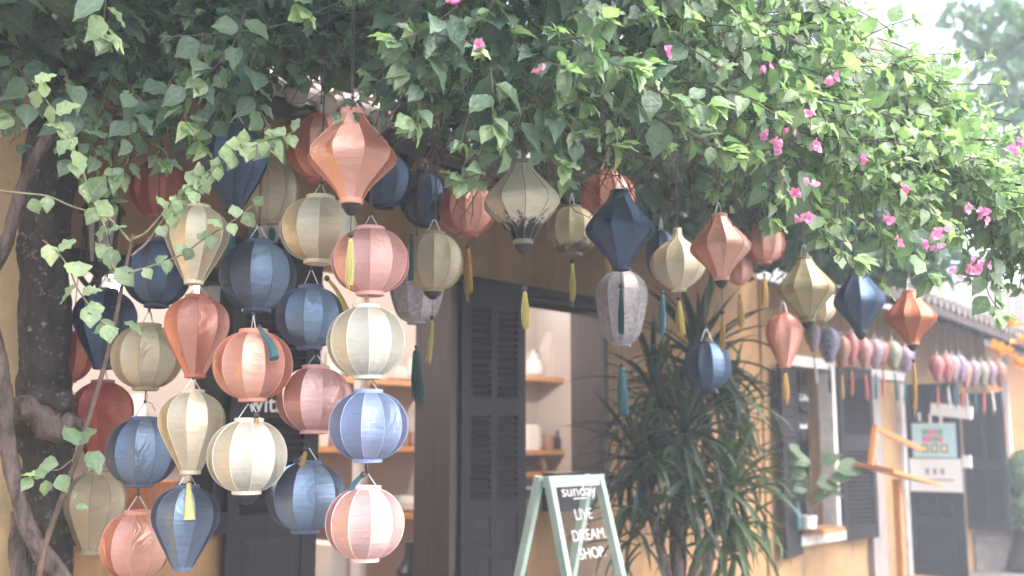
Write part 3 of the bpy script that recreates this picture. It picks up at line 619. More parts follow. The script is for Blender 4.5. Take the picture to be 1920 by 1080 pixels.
# window plant
pt, pz = wp(1517, 992, .16)
wpot = thing('window_plant', W(pt, .16, pz), 'broad-leaved plant in white pot on the wooden window ledge', 'plant')
MB().lathe([(.05, 0), (.065, .01), (.075, .12), (.068, .12), (.06, .09)], 16).build('pot', M['ceramic'], wpot, True, 40)

# ------------------------------------------------------------------ lanterns
def spl(pts, n):
    pts = np.array(pts); us = np.linspace(0, 1, n)
    P = smoothpath([(u, r, 0) for u, r in pts], 8); xs = [p.x for p in P]; ys = [p.y for p in P]
    return [(u, float(np.interp(u, xs, ys))) for u in us]
th0 = math.asin(.30)
PROF = {
    'round': [((1 - math.cos(th) / math.cos(th0)) / 2, math.sin(th) ** .86) for th in np.linspace(th0, math.pi - th0, 17)],
    'balloon': spl([(0, .36), (.05, .60), (.12, .80), (.22, .95), (.34, 1), (.46, .96), (.62, .79), (.8, .56), (1, .30)], 19),
    'diamond': spl([(0, .26), (.12, .41), (.3, .74), (.42, .94), (.5, 1), (.575, .95), (.72, .67), (.87, .39), (1, .25)], 21),
    'onion': spl([(0, .14), (.08, .17), (.16, .28), (.25, .55), (.36, .84), (.5, .99), (.6, 1), (.75, .90), (.88, .65), (.96, .42), (1, .28)], 22),
    'egg': spl([(0, .38), (.05, .62), (.15, .88), (.27, 1), (.42, .99), (.7, .84), (.86, .71), (.95, .54), (1, .34)], 19),
}
def panel_mesh(shape, colour, w, h, N):
    prof = PROF[shape]; n = 6; half = math.pi / N; mb = MB(); vs = []
    for i, (u, r) in enumerate(prof):
        for k in range(n + 1):
            ph = -half + 2 * half * k / n
            rr = r * w / 2 * math.cos(half) / math.cos(ph) * (1 - .022 * (1 - (ph / half) ** 2) * math.sin(math.pi * min(1, max(0, u))))
            vs.append((rr * math.cos(ph), rr * math.sin(ph), -u * h))
    mb.add(vs, [(i * (n + 1) + k, (i + 1) * (n + 1) + k, (i + 1) * (n + 1) + k + 1, i * (n + 1) + k + 1) for i in range(len(prof) - 1) for k in range(n)])
    if colour in PIPE:
        mb.tube([(r * w / 2 * math.cos(half), r * w / 2 * math.sin(half), -u * h) for u, r in prof], .0013, 4, 1, False)
    return mb.mesh('panel', [SILK[colour], PIPE.get(colour, SILK[colour])], smooth=True)
def tassel_mesh(kind, length, r):
    mb = MB().lathe([(r * .25, .0), (r * .62, -.05 * length), (r * .66, -.10 * length), (r * .5, -.125 * length), (r * .62, -.15 * length)], 10)
    sway = Vector((random.uniform(-.06, .06), random.uniform(-.06, .06), 0)) * length; ns = 26
    for k in range(ns):
        an = k * 2.4; q = r * math.sqrt((k + .5) / ns); e = Vector((math.cos(an), math.sin(an), 0)); j = random.uniform(.92, 1.04) * (1.18 if k % 13 == 0 else 1)
        p0 = e * q * .55 + Vector((0, 0, -.12 * length)); p2 = e * q * random.uniform(.85, 1.3) + sway + Vector((0, 0, -length * j)); p1 = (p0 + p2) / 2 + e * q * .25 - sway * .2 + Vector((random.uniform(-.1, .1) * r, random.uniform(-.1, .1) * r, 0))
        mb.tube([p0, p1, p2], [r * .17, r * .16, r * .10], 4, 0)
    return mb.mesh('tassel', M[kind])
LGROUP = 'silk lanterns hung in front of the shop'
def lantern(shape, colour, cx, top, bot, w, d, label, cord=None, tassel=None, N=None, cap=False, ring=True, handle=30, tilt=0, group=LGROUP, panels=True, collar=True):
    k = d / FPX; wm = w * k; hm = (bot - top) * k
    root = thing('lantern', at(cx, top, d), label, 'lantern', group, rz=random.uniform(0, 6.28))
    root.rotation_euler.x = R(tilt + random.uniform(-2.2, 2.2))
    N = N or (11 if shape == 'round' else 10)
    if panels:
        me = panel_mesh(shape, colour, wm, hm, N); ph0 = random.uniform(0, 1)
        for i in range(N): obj('panel', me, root, None, (0, 0, 2 * math.pi * (i + ph0) / N))
    else:
        MB().lathe([(r * wm / 2, -u * hm) for u, r in PROF[shape][::2]], 12).build('shade', SILK[colour], root, True)
    pr = PROF[shape]; rt, rb = pr[0][1] * wm / 2, pr[-1][1] * wm / 2
    pipe = PIPE.get(colour, SILK[colour])
    s = wm / .245
    if ring: MB().lathe([(rt * 1.02, -.004), (rt * 1.05, .010 * s), (rt * .96, .012 * s), (rt * .92, .0)], 20).build('top_ring', pipe, root, True, 40)
    if collar:
        MB().lathe([(rb * 1.03, .004), (rb * 1.04, -.010 * s), (rb * .9, -.012 * s), (rb * .85, .002)], 20).build('bottom_ring', pipe, root, True, 40, (0, 0, -hm))
    zb = -hm - .012 * s
    if cap:
        MB().lathe([(rb * .9, .004), (rb * .82, -.008), (rb * .42, -.026 * s), (rb * .2, -.03 * s)], 16).build('bottom_cap', M['blackcap'], root, True, 40, (0, 0, zb)); zb -= .028 * s
    hz = handle * k
    if handle:
        MB().tube([(rt * .9, 0, 0), (.002, 0, hz), (-.002, 0, hz), (-rt * .9, 0, 0)], .0021, 5).build('wire_handle', M['wire'], root)
    zt = (cord - root.location.z) if cord is not None else None
    if zt and zt > hz:
        cm = MB().tube([(0, 0, hz), (random.uniform(-.004, .004), 0, (hz + zt) / 2), (0, 0, zt)], .0021, 5)
        cm.lathe([(.001, .008), (.005, .004), (.006, 0), (.004, -.006), (.001, -.008)], 7, c=(0, 0, hz + .002))
        tl = random.uniform(.02, .045); cm.tube([(0, 0, hz + .004), (tl * .5, .004, hz - .004), (tl * .8, .006, hz - tl * .7)], .0012, 4)
        cm.tube([(.004, 0, hz + .004), (.007, 0, hz + (zt - hz) * .35), (.002, 0, hz + (zt - hz) * .75)], .0012, 4)
        cm.build('cord', M['string'], root)
    if tassel:
        kind, gap, ln = tassel[:3]; tr_ = tassel[3] if len(tassel) > 3 else 7
        z0 = zb - gap * k
        t = obj('tassel', tassel_mesh(kind, ln * k, tr_ * k), root, (0, 0, z0))
        MB().tube([(0, 0, -.002), (0, 0, zb - z0 + .005)], .0014, 5).build('tassel_cord', M['string'], t)
        MB().lathe([(.002, .010), (.008, .006), (.010, 0), (.008, -.006), (.002, -.010)], 10).build('bead', M['bead'], t, True, None, (0, 0, .010))
    return root
CZ = 3.2
def up(py, d): return at(0, py, d).z             # height seen at py at that distance
L = lantern
# nearest hanging string
L('diamond', 'salmon', 661, 213, 378, 168, 3.2, 'large salmon diamond lantern hanging highest and nearest, with a yellow tassel', CZ, ('tas_pale', 44, 85, 7), N=9, cap=True)
L('round', 'pink', 695, 432, 549, 146, 3.36, 'pink round lantern just beneath the big salmon diamond lantern', up(225, 3.36))
L('round', 'ivory', 687, 578, 704, 148, 3.34, 'ivory white round lantern between the pink and the pale blue ones', up(549, 3.34))
L('round', 'sky', 691, 737, 859, 148, 3.32, 'pale blue round lantern directly above the lowest blush pink one', up(704, 3.32), handle=28)
L('round', 'blush', 687, 917, 1043, 148, 3.30, 'pale blush pink round lantern, lowest of its string, nearest the door', up(859, 3.30), handle=30)
# next string
L('round', 'cream', 601, 374, 490, 146, 3.56, 'cream round lantern half behind the salmon diamond, above a blue one', CZ)
L('round', 'blue', 583, 541, 650, 128, 3.56, 'dark blue round lantern with a bright blue panel, behind the ivory lantern', up(490, 3.56), handle=36)
L('round', 'pink', 592, 692, 806, 140, 3.54, 'dusky pink round lantern overlapped by the pale blue lantern', up(650, 3.54), handle=28)
L('round', 'blue', 577, 870, 990, 146, 3.52, 'blue round lantern behind the lowest blush pink lantern', up(806, 3.52), handle=30)
# third string
L('round', 'blue', 485, 458, 580, 142, 3.78, 'big dark blue round lantern at the head of the peach and cream string', CZ, handle=36)
L('round', 'salmon', 475, 624, 746, 146, 3.42, 'peach round lantern with a teal tassel lying across its shoulder', up(580, 3.6), handle=34)
L('round', 'ivory', 467, 791, 918, 148, 3.38, 'cream round lantern with a small dark cap, lowest below the peach one', up(746, 3.4), handle=36, cap=True)
# balloon string
L('balloon', 'cream', 373, 390, 530, 116, 3.56, 'tan balloon lantern behind the thorny shoot, top of the balloon string', CZ)
L('balloon', 'red', 371, 559, 703, 122, 3.60, 'red balloon lantern between the tan and the cream balloon lanterns', up(530, 3.6), handle=26)
L('balloon', 'cream', 361, 737, 882, 122, 3.52, 'cream balloon lantern directly above the blue balloon lantern', up(703, 3.52), handle=28)
L('balloon', 'blue', 351, 914, 1060, 123, 3.46, 'blue balloon lantern with a yellow tassel draped on its front', up(882, 3.46), handle=28)
# string behind it
L('round', 'navy', 296, 455, 572, 124, 3.92, 'dark navy round lantern tucked behind the tan balloon lantern', CZ)
L('round', 'olive', 278, 613, 726, 130, 3.84, 'khaki round lantern next to the red balloon lantern', up(572, 3.84))
L('round', 'blue', 270, 788, 906, 132, 3.80, 'dark blue round lantern next to the cream balloon lantern', up(726, 3.80), handle=34)
L('round', 'salmon', 258, 963, 1080, 132, 3.76, 'coral round lantern lowest of all, behind the blue balloon lantern', up(906, 3.76), handle=34)
# beside the trunk
L('balloon', 'navy', 200, 547, 687, 117, 4.12, 'navy balloon lantern beside the vine trunk, upper of three balloons', CZ)
L('balloon', 'deepred', 193, 718, 868, 115, 4.12, 'dark red balloon lantern beside the trunk, above the khaki balloon', up(687, 4.12))
L('balloon', 'olive', 180, 889, 1030, 119, 4.06, 'khaki balloon lantern lowest beside the vine trunk', up(868, 4.06))
L('round', 'deepred', 136, 625, 713, 84, 4.32, 'dark red round lantern mostly hidden behind the vine trunk', CZ)
L('balloon', 'olive', 128, 765, 880, 84, 4.36, 'khaki lantern sliver peeking out between the trunk and dark red balloon', up(713, 4.36))
L('round', 'deepred', 303, 305, 408, 110, 4.25, 'dark red round lantern high under the leaves near the trunk', CZ)
L('balloon', 'navy', 443, 243, 392, 124, 3.82, 'slate navy balloon lantern high under the leaves with teal tassel', CZ, ('tas_teal', 30, 105, 8))
L('round', 'olive', 503, 300, 416, 114, 4.2, 'tan round lantern half behind the high navy balloon lantern', CZ)
L('round', 'red', 602, 223, 338, 122, 4.1, 'red round lantern half hidden behind the salmon diamond lantern', CZ)
L('round', 'navy', 722, 292, 388, 102, 4.5, 'slate blue round lantern half hidden behind the salmon diamond, farther side', CZ)
L('round', 'navy', 797, 326, 422, 92, 4.7, 'dark blue round lantern between the slate blue and faded red lanterns', CZ)
L('round', 'red', 877, 348, 440, 108, 4.6, 'faded red round lantern with golden tassel under the hanging sprig', CZ, ('tas_gold', 22, 82, 7))
L('round', 'olive', 814, 440, 543, 112, 4.3, 'khaki round lantern with black cap above a grey printed lantern', CZ, ('tas_yellow', 40, 75, 5), cap=True)
L('egg', 'grey', 782, 505, 604, 102, 4.55, 'grey swirl print lantern with long dark teal tassel above the doorway', CZ, ('tas_green', 46, 98, 11))
# along the wire over the shop front
L('diamond', 'mouldy', 976, 308, 455, 146, 3.47, 'cream diamond lantern with black mildew creeping up from its base', CZ, ('tas_yellow', 70, 68, 7), cap=True)
L('round', 'mouldy2', 1072, 391, 476, 100, 4.7, 'tan round lantern with grey mould between the mildewed and navy diamonds', CZ, ('tas_yellow', 14, 70, 5))
L('round', 'red', 1138, 326, 412, 104, 4.9, 'red round lantern right behind the navy diamond lantern', CZ, ('tas_gold', 50, 42, 6))
L('diamond', 'navy', 1162, 363, 503, 130, 3.9, 'navy diamond lantern hanging over the grey printed egg lantern', CZ, ('tas_green', 34, 84, 5))
L('egg', 'grey', 1165, 510, 646, 98, 4.7, 'tall grey printed egg lantern below the navy diamond', CZ, ('tas_teal', 38, 84, 9))
L('round', 'navy', 1240, 436, 520, 62, 5.5, 'navy lantern edge showing behind the cream onion lantern', CZ, ('tas_teal', 30, 74, 6))
L('onion', 'cream', 1270, 433, 542, 103, 4.75, 'cream onion lantern with narrow neck and yellow tassel', CZ, ('tas_yellow', 18, 62, 7), handle=0)
L('diamond', 'salmon', 1348, 407, 523, 114, 4.4, 'coral diamond lantern between the cream onion and plain red lanterns', CZ, ('tas_gold', 50, 62, 5), cap=True)
L('round', 'red', 1430, 420, 492, 80, 6.2, 'red round lantern beyond the coral diamond, near the leaf edge', CZ, ('tas_gold', 24, 54, 6))
L('round', 'red', 1383, 482, 532, 54, 6.8, 'small red lantern peeping out below the coral diamond', CZ, ('tas_gold', 24, 56, 6))
L('diamond', 'streaky', 1508, 487, 600, 106, 4.8, 'khaki diamond lantern with dark streaks at its base', CZ, cap=True)
L('round', 'olive', 1540, 546, 602, 52, 5.9, 'small khaki lantern half behind the khaki diamond', CZ)
L('diamond', 'navy', 1608, 508, 622, 96, 5.3, 'navy diamond lantern above the row of tiny printed lanterns', CZ, cap=True)
L('diamond', 'rust', 1705, 549, 643, 93, 5.4, 'rust diamond lantern hanging farthest along the wire', CZ, ('tas_gold', 22, 84, 4), cap=True)
L('balloon', 'red', 1469, 590, 686, 67, 6.0, 'faded red balloon lantern below the khaki diamond', CZ, ('tas_gold', 10, 48, 6))
L('round', 'navy', 1325, 645, 729, 90, 5.6, 'dark navy round lantern hanging in front of the strap-leaved plant', CZ)
# tiny printed lanterns under the eave of the second house
small = [('floral_white', 1522, 607, 660, 30, 'white'), ('floral_navy', 1553, 616, 680, 42, 'navy floral'), ('floral_beige', 1577, 630, 690, 34, 'beige'), ('floral_red', 1596, 624, 684, 28, 'scarlet'),
         ('floral_pink', 1618, 634, 690, 32, 'rosy'), ('floral_white', 1640, 636, 692, 32, 'white printed'), ('floral_red', 1653, 640, 684, 24, 'crimson'), ('floral_olive', 1672, 640, 694, 34, 'olive'), ('floral_magenta', 1697, 650, 698, 34, 'lilac floral')]
tk = ['tas_white', 'tas_green', 'tas_gold', 'tas_red', 'tas_red', 'tas_teal', 'tas_red', 'tas_teal', 'tas_teal']
names = ['with dark streamer near the khaki diamond', 'and the largest of the near row', 'beside the navy floral one', 'slim, between the beige and rosy ones', 'under the navy diamond', 'behind the rosy one', 'small, behind the white printed one', 'beneath the rust diamond', 'ending the near row']
for (c, x, a, b_, w, nm), tk_, dsc in zip(small, tk, names):
    L('balloon', c, x, a, b_, w * 1.05, 8.4 + (x - 1520) * .0025, f'tiny {nm} lantern {dsc}', up(a - 60, 8.6), (tk_, 10, 44, 2.6), handle=10, panels=False, ring=False, group='tiny printed lanterns under the eave', collar=False)
small2 = [('floral_red', 1756, 667, 716, 28, 'scarlet', 'beginning the far row above the slate door'), ('floral_red', 1773, 664, 716, 30, 'bright red', 'second in the far row'), ('floral_white', 1786, 667, 716, 24, 'silver', 'between the bright red and plum ones'), ('floral_magenta', 1799, 667, 716, 24, 'plum', 'over the pale meter box'), ('floral_pink', 1807, 676, 728, 26, 'coral', 'hanging lower than its far row neighbours'),
          ('floral_white', 1824, 676, 724, 26, 'grey white', 'in the middle of the far row'), ('floral_olive', 1841, 678, 726, 24, 'khaki', 'third from the end of the far row'), ('floral_magenta', 1856, 678, 722, 24, 'mauve', 'next to the last in the far row'), ('floral_beige', 1873, 679, 726, 26, 'sand', 'last of the far row by the orange house')]
for i, (c, x, a, b_, w, nm, dsc) in enumerate(small2):
    L('balloon', c, x, a, b_, w * 1.02, 9.4 + (x - 1756) * .003, f'tiny {nm} lantern {dsc}', up(a - 60, 9.6), (['tas_red', 'tas_white', 'tas_teal'][i % 3], 8, 38, 2.3), handle=8, panels=False, ring=False, group='tiny printed lanterns under the eave', collar=False)
# loose tassels lying on lanterns in the near strings
def loose_tassel(path, d, kind, r0, r1, label):
    root = thing('draped_tassel', at(path[0][0], path[0][1], d), label, 'tassel'); o = root.location
    pts = smoothpath([at(x, y, d + dd) - o for x, y, dd in path], 5)
    MB().tube(pts, lerpl([r0 * .7, r0, r1], len(pts)), 8, wob=.1).build('fringe', M[kind], root)
    MB().lathe([(.002, .010), (.008, .006), (.010, 0), (.008, -.006), (.002, -.010)], 10).build('bead', M['bead'], root, True)
loose_tassel([(486, 614, -.06), (497, 630, -.075), (507, 645, -.10), (515, 672, -.125)], 3.40, 'tas_teal', .009, .016, 'teal tassel draped over the peach round lantern')
loose_tassel([(354, 908, -.03), (354, 925, -.06), (355, 945, -.088), (355, 975, -.103)], 3.45, 'tas_pale', .011, .018, 'yellow tassel spread on the front of the blue balloon lantern')
loose_tassel([(613, 522, 0), (628, 540, 0), (640, 560, 0), (651, 585, 0)], 3.44, 'tas_yellow', .007, .010, 'yellow tassel slanting between the blue and the pink lanterns')
loose_tassel([(574, 842, 0), (571, 855, 0), (568, 866, 0), (565, 873, -.0)], 3.46, 'tas_gold', .008, .012, 'golden tassel resting on the collar of the low blue lantern')
loose_tassel([(681, 890, 0), (672, 898, 0), (664, 908, 0), (655, 920, 0)], 3.27, 'tas_teal', .008, .009, 'teal tassel knotted at the wire above the blush pink lantern')
loose_tassel([(772, 440, 0), (772, 460, 0), (771, 490, 0), (770, 526, 0)], 4.1, 'tas_green', .008, .011, 'dark tassel hanging straight in front of the capped khaki lantern')
loose_tassel([(481, 779, 0), (481, 784, 0), (481, 789, 0), (481, 795, 0)], 3.34, 'tas_gold', .007, .009, 'stubby golden tassel on top of the cream lantern')

# ------------------------------------------------------------------ bougainvillea
base = at(85, 1080, 4.0); base.z = 0
vine = thing('bougainvillea', base, 'big bougainvillea climbing on a dark trunk, its leafy canopy shading the lanterns', 'vine')
def P3(path, d=None): return [at(x, y, (d if d else z[0])) - base for x, y, *z in path]
trk = smoothpath([(base.x * 1.0 - base.x, 0, -.05)] + [tuple(p) for p in P3([(82, 1080), (84, 960), (88, 850), (84, 780), (82, 690), (84, 560), (86, 450), (90, 330), (104, 230), (150, 130), (230, 40), (300, -60)], 4.0)], 12)
rad = lerpl([.105, .098, .09, .088, .112, .09, .09, .088, .09, .096, .09, .075, .06, .05], len(trk))
def bark_tube(pts, rad, n, amp, seed, fr=1.0):
    mb = MB().tube(pts, rad, n); r_ = random.Random(seed); L_ = len(pts)
    c = [[r_.uniform(0, 6.28) for _ in range(6)] for _ in range(3)]
    for i in range(L_):
        for k in range(n):
            v = Vector(mb.v[i * n + k]); p = Vector(pts[i]); a = 2 * math.pi * k / n; s = i * .55 * fr
            q = math.sin(3 * a + s * .8 + c[0][0]) * .35 + math.sin(5 * a - s * .5 + c[0][1]) * .3 + math.sin(s * 1.9 + 2 * a + c[0][2]) * .45 + math.sin(7 * a + s * 2.3 + c[0][3]) * .2 + r_.uniform(-.25, .25)
            mb.v[i * n + k] = tuple(p + (v - p) * (1 + amp * q))
    return mb
bark_tube(trk, rad, 30, .13, 1, .45).build('trunk', M['bark'], vine, True)
for path, d, rr, mat in (
    ([(-60, 600), (5, 470), (30, 390), (60, 310), (100, 240), (140, 175), (190, 110)], 3.75, [.019, .021, .022, .02, .02, .019, .018], 'bark2'),
    ([(-25, 560), (2, 680), (10, 760), (18, 850), (38, 950), (62, 1010), (110, 1075), (190, 1160)], 3.7, [.016, .02, .028, .026, .026, .031, .034, .034], 'bark2'),
    ([(-30, 790), (20, 775), (40, 760), (70, 775), (100, 800), (128, 800), (140, 780)], 3.8, [.03, .038, .034, .045, .05, .05, .03], 'bark2'),
    ([(36, 960), (35, 1030), (40, 1100)], 3.75, [.028, .03, .034], 'bark2'),
    ([(45, 765), (70, 745), (110, 755), (135, 745)], 3.84, [.03, .045, .052, .03], 'bark'),
    ([(150, 130), (260, 90), (420, 60), (560, 45), (720, 30), (900, -20)], 4.1, [.045, .04, .04, .035, .03, .025], 'bark'),
    ([(300, -60), (480, 20), (620, 30), (700, 10), (900, -60)], 4.6, [.04, .03, .03, .025, .02], 'bark'),
):
    pts = smoothpath(P3(path, d), 10); bark_tube(pts, lerpl(rr, len(pts)), 18, .2, int(path[0][1]) % 97, .5).build('branch', M[mat], vine, True)

# leaf shape: ovate with drawn-out tip, folded along the midrib
ST = [(0, 0), (.06, .10), (.2, .29), (.38, .375), (.55, .34), (.72, .215), (.87, .085), (1, 0)]
def leaf_geo(fold=.28, bend=.35, wav=.03, wide=1.0, twist=0.0):
    vs = []; rows = []
    for i, (s, w) in enumerate(ST):
        z0 = -bend * s * s * .5; x = s
        if w == 0: rows.append([len(vs)]); vs.append((x, 0, z0))
        else:
            w *= wide; rows.append([len(vs), len(vs) + 1, len(vs) + 2]); j = wav * (1 if i % 2 else -1)
            vs += [(x, -w, z0 + w * fold + j - twist * s * w * 2), (x, 0, z0), (x, w, z0 + w * fold - j + twist * s * w * 2)]
    fs = []
    for a, b in zip(rows, rows[1:]):
        if len(a) == 1: fs += [(a[0], b[0], b[1]), (a[0], b[1], b[2])]
        elif len(b) == 1: fs += [(a[0], b[0], a[1]), (a[1], b[0], a[2])]
        else: fs += [(a[0], b[0], b[1], a[1]), (a[1], b[1], b[2], a[2])]
    return np.array(vs), fs
LEAFV = [leaf_geo(.25, .35, .02), leaf_geo(.4, .6, .03, .92), leaf_geo(.12, .1, .045, 1.1), leaf_geo(.6, .8, .02, .8), leaf_geo(.3, -.25, .03, 1.0), leaf_geo(.45, .25, .05, .7, .25), leaf_geo(.2, .9, .03, .95, -.3)]
MID = np.array([1 if w == 0 else q for s, w in ST for q in ([1] if w == 0 else [0, 1, 0])], 'f')
def with_mid(me, reps=1):
    me.attributes.new('mid', 'FLOAT', 'POINT').data.foreach_set('value', np.tile(MID, reps)); return me
leaves = []      # (pos, xaxis, normal, length, young, tone, variant)
twigs = MB()
OUT = np.array([WN.x, WN.y, 0.0]); UPN = np.array([0, 0, 1.0])
def unit(v): return v / (np.linalg.norm(v) + 1e-9)
def put_leaf(p, d, nrm, ln, young):
    d = unit(d); nrm = nrm - d * np.dot(nrm, d); leaves.append((np.array(p), d, unit(nrm), ln, young, rng.uniform(0, .7), int(rng.integers(7))))
def sprig(p0, d0, length, size=.085, sag=1.2, young=.0, step=.032, tip=True, twig=True, grow=.35, lightdir=None):
    n = max(3, int(length / .03)); p = np.array(p0, float); d = unit(np.array(d0, float)); pts = [p.copy()]
    phase = rng.uniform(0, 6.28); acc = 0; ld = OUT * .75 + UPN * .9 if lightdir is None else lightdir
    for i in range(n):
        d = unit(d + np.array([0, 0, -sag * .03]) + rng.normal(0, .06, 3)); p = p + d * (length / n); pts.append(p.copy()); acc += length / n
        if acc >= step:
            acc = 0; phase += 2.4; s = i / n
            a = unit(np.cross(d, UPN + rng.normal(0, .05, 3))); b = np.cross(d, a)
            rad_ = a * math.cos(phase) + b * math.sin(phase)
            ldv = rad_ * .95 + d * .35 + np.array([0, 0, -.42]) + OUT * .12 + rng.normal(0, .18, 3)
            ln = size * (1.05 - .45 * s) * rng.uniform(.7, 1.25)
            put_leaf(p + unit(rad_) * .008, ldv, ld + rng.normal(0, .42, 3), ln, min(1, max(0, young + grow * s * s + rng.uniform(-.08, .08) + (.55 if rng.uniform() < .04 else 0))))
    if tip:
        for k in range(int(rng.integers(4, 7))):
            an = k * 2.4; a = unit(np.cross(d, UPN + .01)); b = np.cross(d, a)
            put_leaf(p, (a * math.cos(an) + b * math.sin(an)) * .9 + d * .55 + np.array([0, 0, -.25]), ld + rng.normal(0, .3, 3), size * rng.uniform(.4, .72), min(1, young + rng.uniform(.45, .95) * (grow / .35)))
    if twig: twigs.tube([tuple(q) for q in pts[::2]] if len(pts) > 6 else [tuple(q) for q in pts], .0024, 4, 0, False)
def sprig_to(path, d, size=.1, young=0, **kw):      # a sprig that follows given sight points
    P = smoothpath([at(x, y, d + (z[0] if z else 0)) for x, y, *z in path], 8); pts = [np.array(p) for p in P]
    tot = sum(np.linalg.norm(b - a) for a, b in zip(pts, pts[1:])); run = 0; nxt = .02; ph = rng.uniform(0, 6)
    step = kw.get('step', .03); ld = kw.get('ld', OUT * .8 + UPN * .8); grow = kw.get('grow', .4)
    for a, b in zip(pts, pts[1:]):
        run += np.linalg.norm(b - a); dd = unit(b - a)
        while run >= nxt:
            nxt += step; ph += 2.5; s = run / tot; u = unit(np.cross(dd, UPN)); v = np.cross(dd, u); r_ = u * math.cos(ph) + v * math.sin(ph)
            put_leaf(b + r_ * .006, r_ + dd * .4 + np.array([0, 0, -.4]) + rng.normal(0, .15, 3), ld + rng.normal(0, .35, 3), size * (1.05 - .4 * s) * rng.uniform(.75, 1.2), min(1, max(0, young + grow * s * s)))
    dd = unit(pts[-1] - pts[-3])
    for k in range(6):
        an = k * 2.4; u = unit(np.cross(dd, UPN)); v = np.cross(dd, u)
        put_leaf(pts[-1], (u * math.cos(an) + v * math.sin(an)) * .8 + dd * .6 + np.array([0, 0, -.25]), ld + rng.normal(0, .3, 3), size * rng.uniform(.5, .85), min(1, young + rng.uniform(.4, .9)))
    twigs.tube([tuple(p) for p in pts[::2]], .002, 4, 0, False)

# the front curtain: lower edge (bx, by) and upper edge of the leafy fringe, with its distance
BX = [-60, 0, 60, 150, 260, 330, 420, 500, 530, 560, 700, 730, 780, 850, 900, 960, 1040, 1120, 1200, 1290, 1340, 1380, 1440, 1500, 1540, 1600, 1680, 1760, 1840, 1920, 1990]
BY = [150, 170, 200, 230, 215, 190, 175, 165, 60, -40, -60, 120, 170, 230, 240, 230, 235, 225, 215, 225, 260, 320, 330, 335, 370, 375, 385, 420, 450, 500, 540]
TX = [-60, 1380, 1480, 1560, 1700, 1800, 1920, 1990]
TY = [-420, -420, -60, 20, 160, 320, 420, 450]
DX = [-60, 400, 520, 720, 900, 1250, 1600, 1920]
DY = [3.6, 3.5, 3.5, 3.15, 3.0, 3.15, 3.5, 3.9]
def in_gap(x): return 545 < x < 715
cnt = 0
while cnt < 1300:
    x = rng.uniform(-60, 1990) if rng.uniform() < .62 else rng.uniform(730, 1990)
    b = np.interp(x, BX, BY); t = np.interp(x, TX, TY)
    if b < t or (in_gap(x) and rng.uniform() < .8): continue
    f = rng.uniform() ** 1.25; y = b - 40 - f * (b - t)
    dn = np.interp(x, DX, DY); deep = .85 if x > 720 else .7
    d = dn + rng.uniform(0, 1) ** 1.3 * deep + max(0, f - .5) * .3
    cnt += 1
    dirn = OUT * rng.uniform(.1, .8) + np.array([rng.uniform(-.6, .6), rng.uniform(-.3, .3), rng.uniform(-.7, .25)])
    sprig(at(x, y, d), dirn, rng.uniform(.14, .34), size=.077 * rng.uniform(.65, 1.3) * (.97 if x > 1300 else 1), young=.04 + (.18 if x > 1100 else 0) + (.14 if x > 1300 else 0) + (.2 if x > 1480 else 0), grow=.4 if x > 700 else .12, step=.028)  # more young leaves towards the bright end, their paler tint also painting in light
# sprigs that hang below the fringe as in the picture
for path, d, yg in (([(985, 190), (960, 260), (935, 300), (900, 325), (868, 335)], 2.95, .1), ([(800, 90), (790, 150), (785, 200), (775, 225)], 2.95, .05), ([(860, 10), (790, 60), (740, 75)], 2.9, .05),
                    ([(870, 60), (830, 90), (760, 130)], 2.95, .05), ([(1010, 180), (1000, 250), (1040, 300), (1052, 310)], 3.0, .1), ([(1000, 180), (1060, 250), (1110, 265), (1150, 275)], 3.0, .15),
                    ([(1180, 180), (1250, 230), (1300, 255), (1355, 280)], 3.0, .15), ([(1150, 120), (1230, 170), (1300, 190), (1330, 200)], 2.95, .15), ([(920, 120), (925, 180), (925, 235)], 2.9, .1),
                    ([(1500, 300), (1520, 380), (1540, 430), (1560, 470), (1605, 490)], 3.4, .4), ([(1430, 280), (1440, 350), (1450, 410)], 3.4, .2), ([(1700, 400), (1720, 480), (1740, 520)], 3.4, .3),
                    ([(1860, 460), (1850, 540), (1880, 590)], 3.7, .35), ([(1640, 400), (1660, 470), (1650, 530)], 3.5, .3), ([(1060, 60), (1130, 110), (1190, 130)], 2.9, .2),
                    ([(120, 130), (140, 190), (160, 240), (180, 290), (190, 340)], 3.3, .05), ([(250, 160), (245, 240), (240, 300), (225, 320)], 3.25, .05), ([(380, 60), (370, 130), (345, 190), (350, 230)], 3.2, .15),
                    ([(460, 20), (440, 80), (400, 130), (380, 150)], 3.2, .15), ([(470, 110), (480, 190), (500, 230), (505, 262)], 3.25, .15), ([(200, -20), (195, 40), (200, 65)], 3.1, .35), ([(30, 120), (60, 170), (40, 205), (20, 215)], 3.4, .05),
                    ([(330, 130), (300, 190), (260, 230), (300, 300)], 3.35, .05), ([(560, -60), (575, -20), (570, 15)], 3.1, .15), ([(150, 200), (130, 280), (170, 350), (200, 380)], 3.35, .1), ([(420, 160), (400, 220), (380, 270)], 3.3, .1)):
    sprig_to(path, d, young=yg)
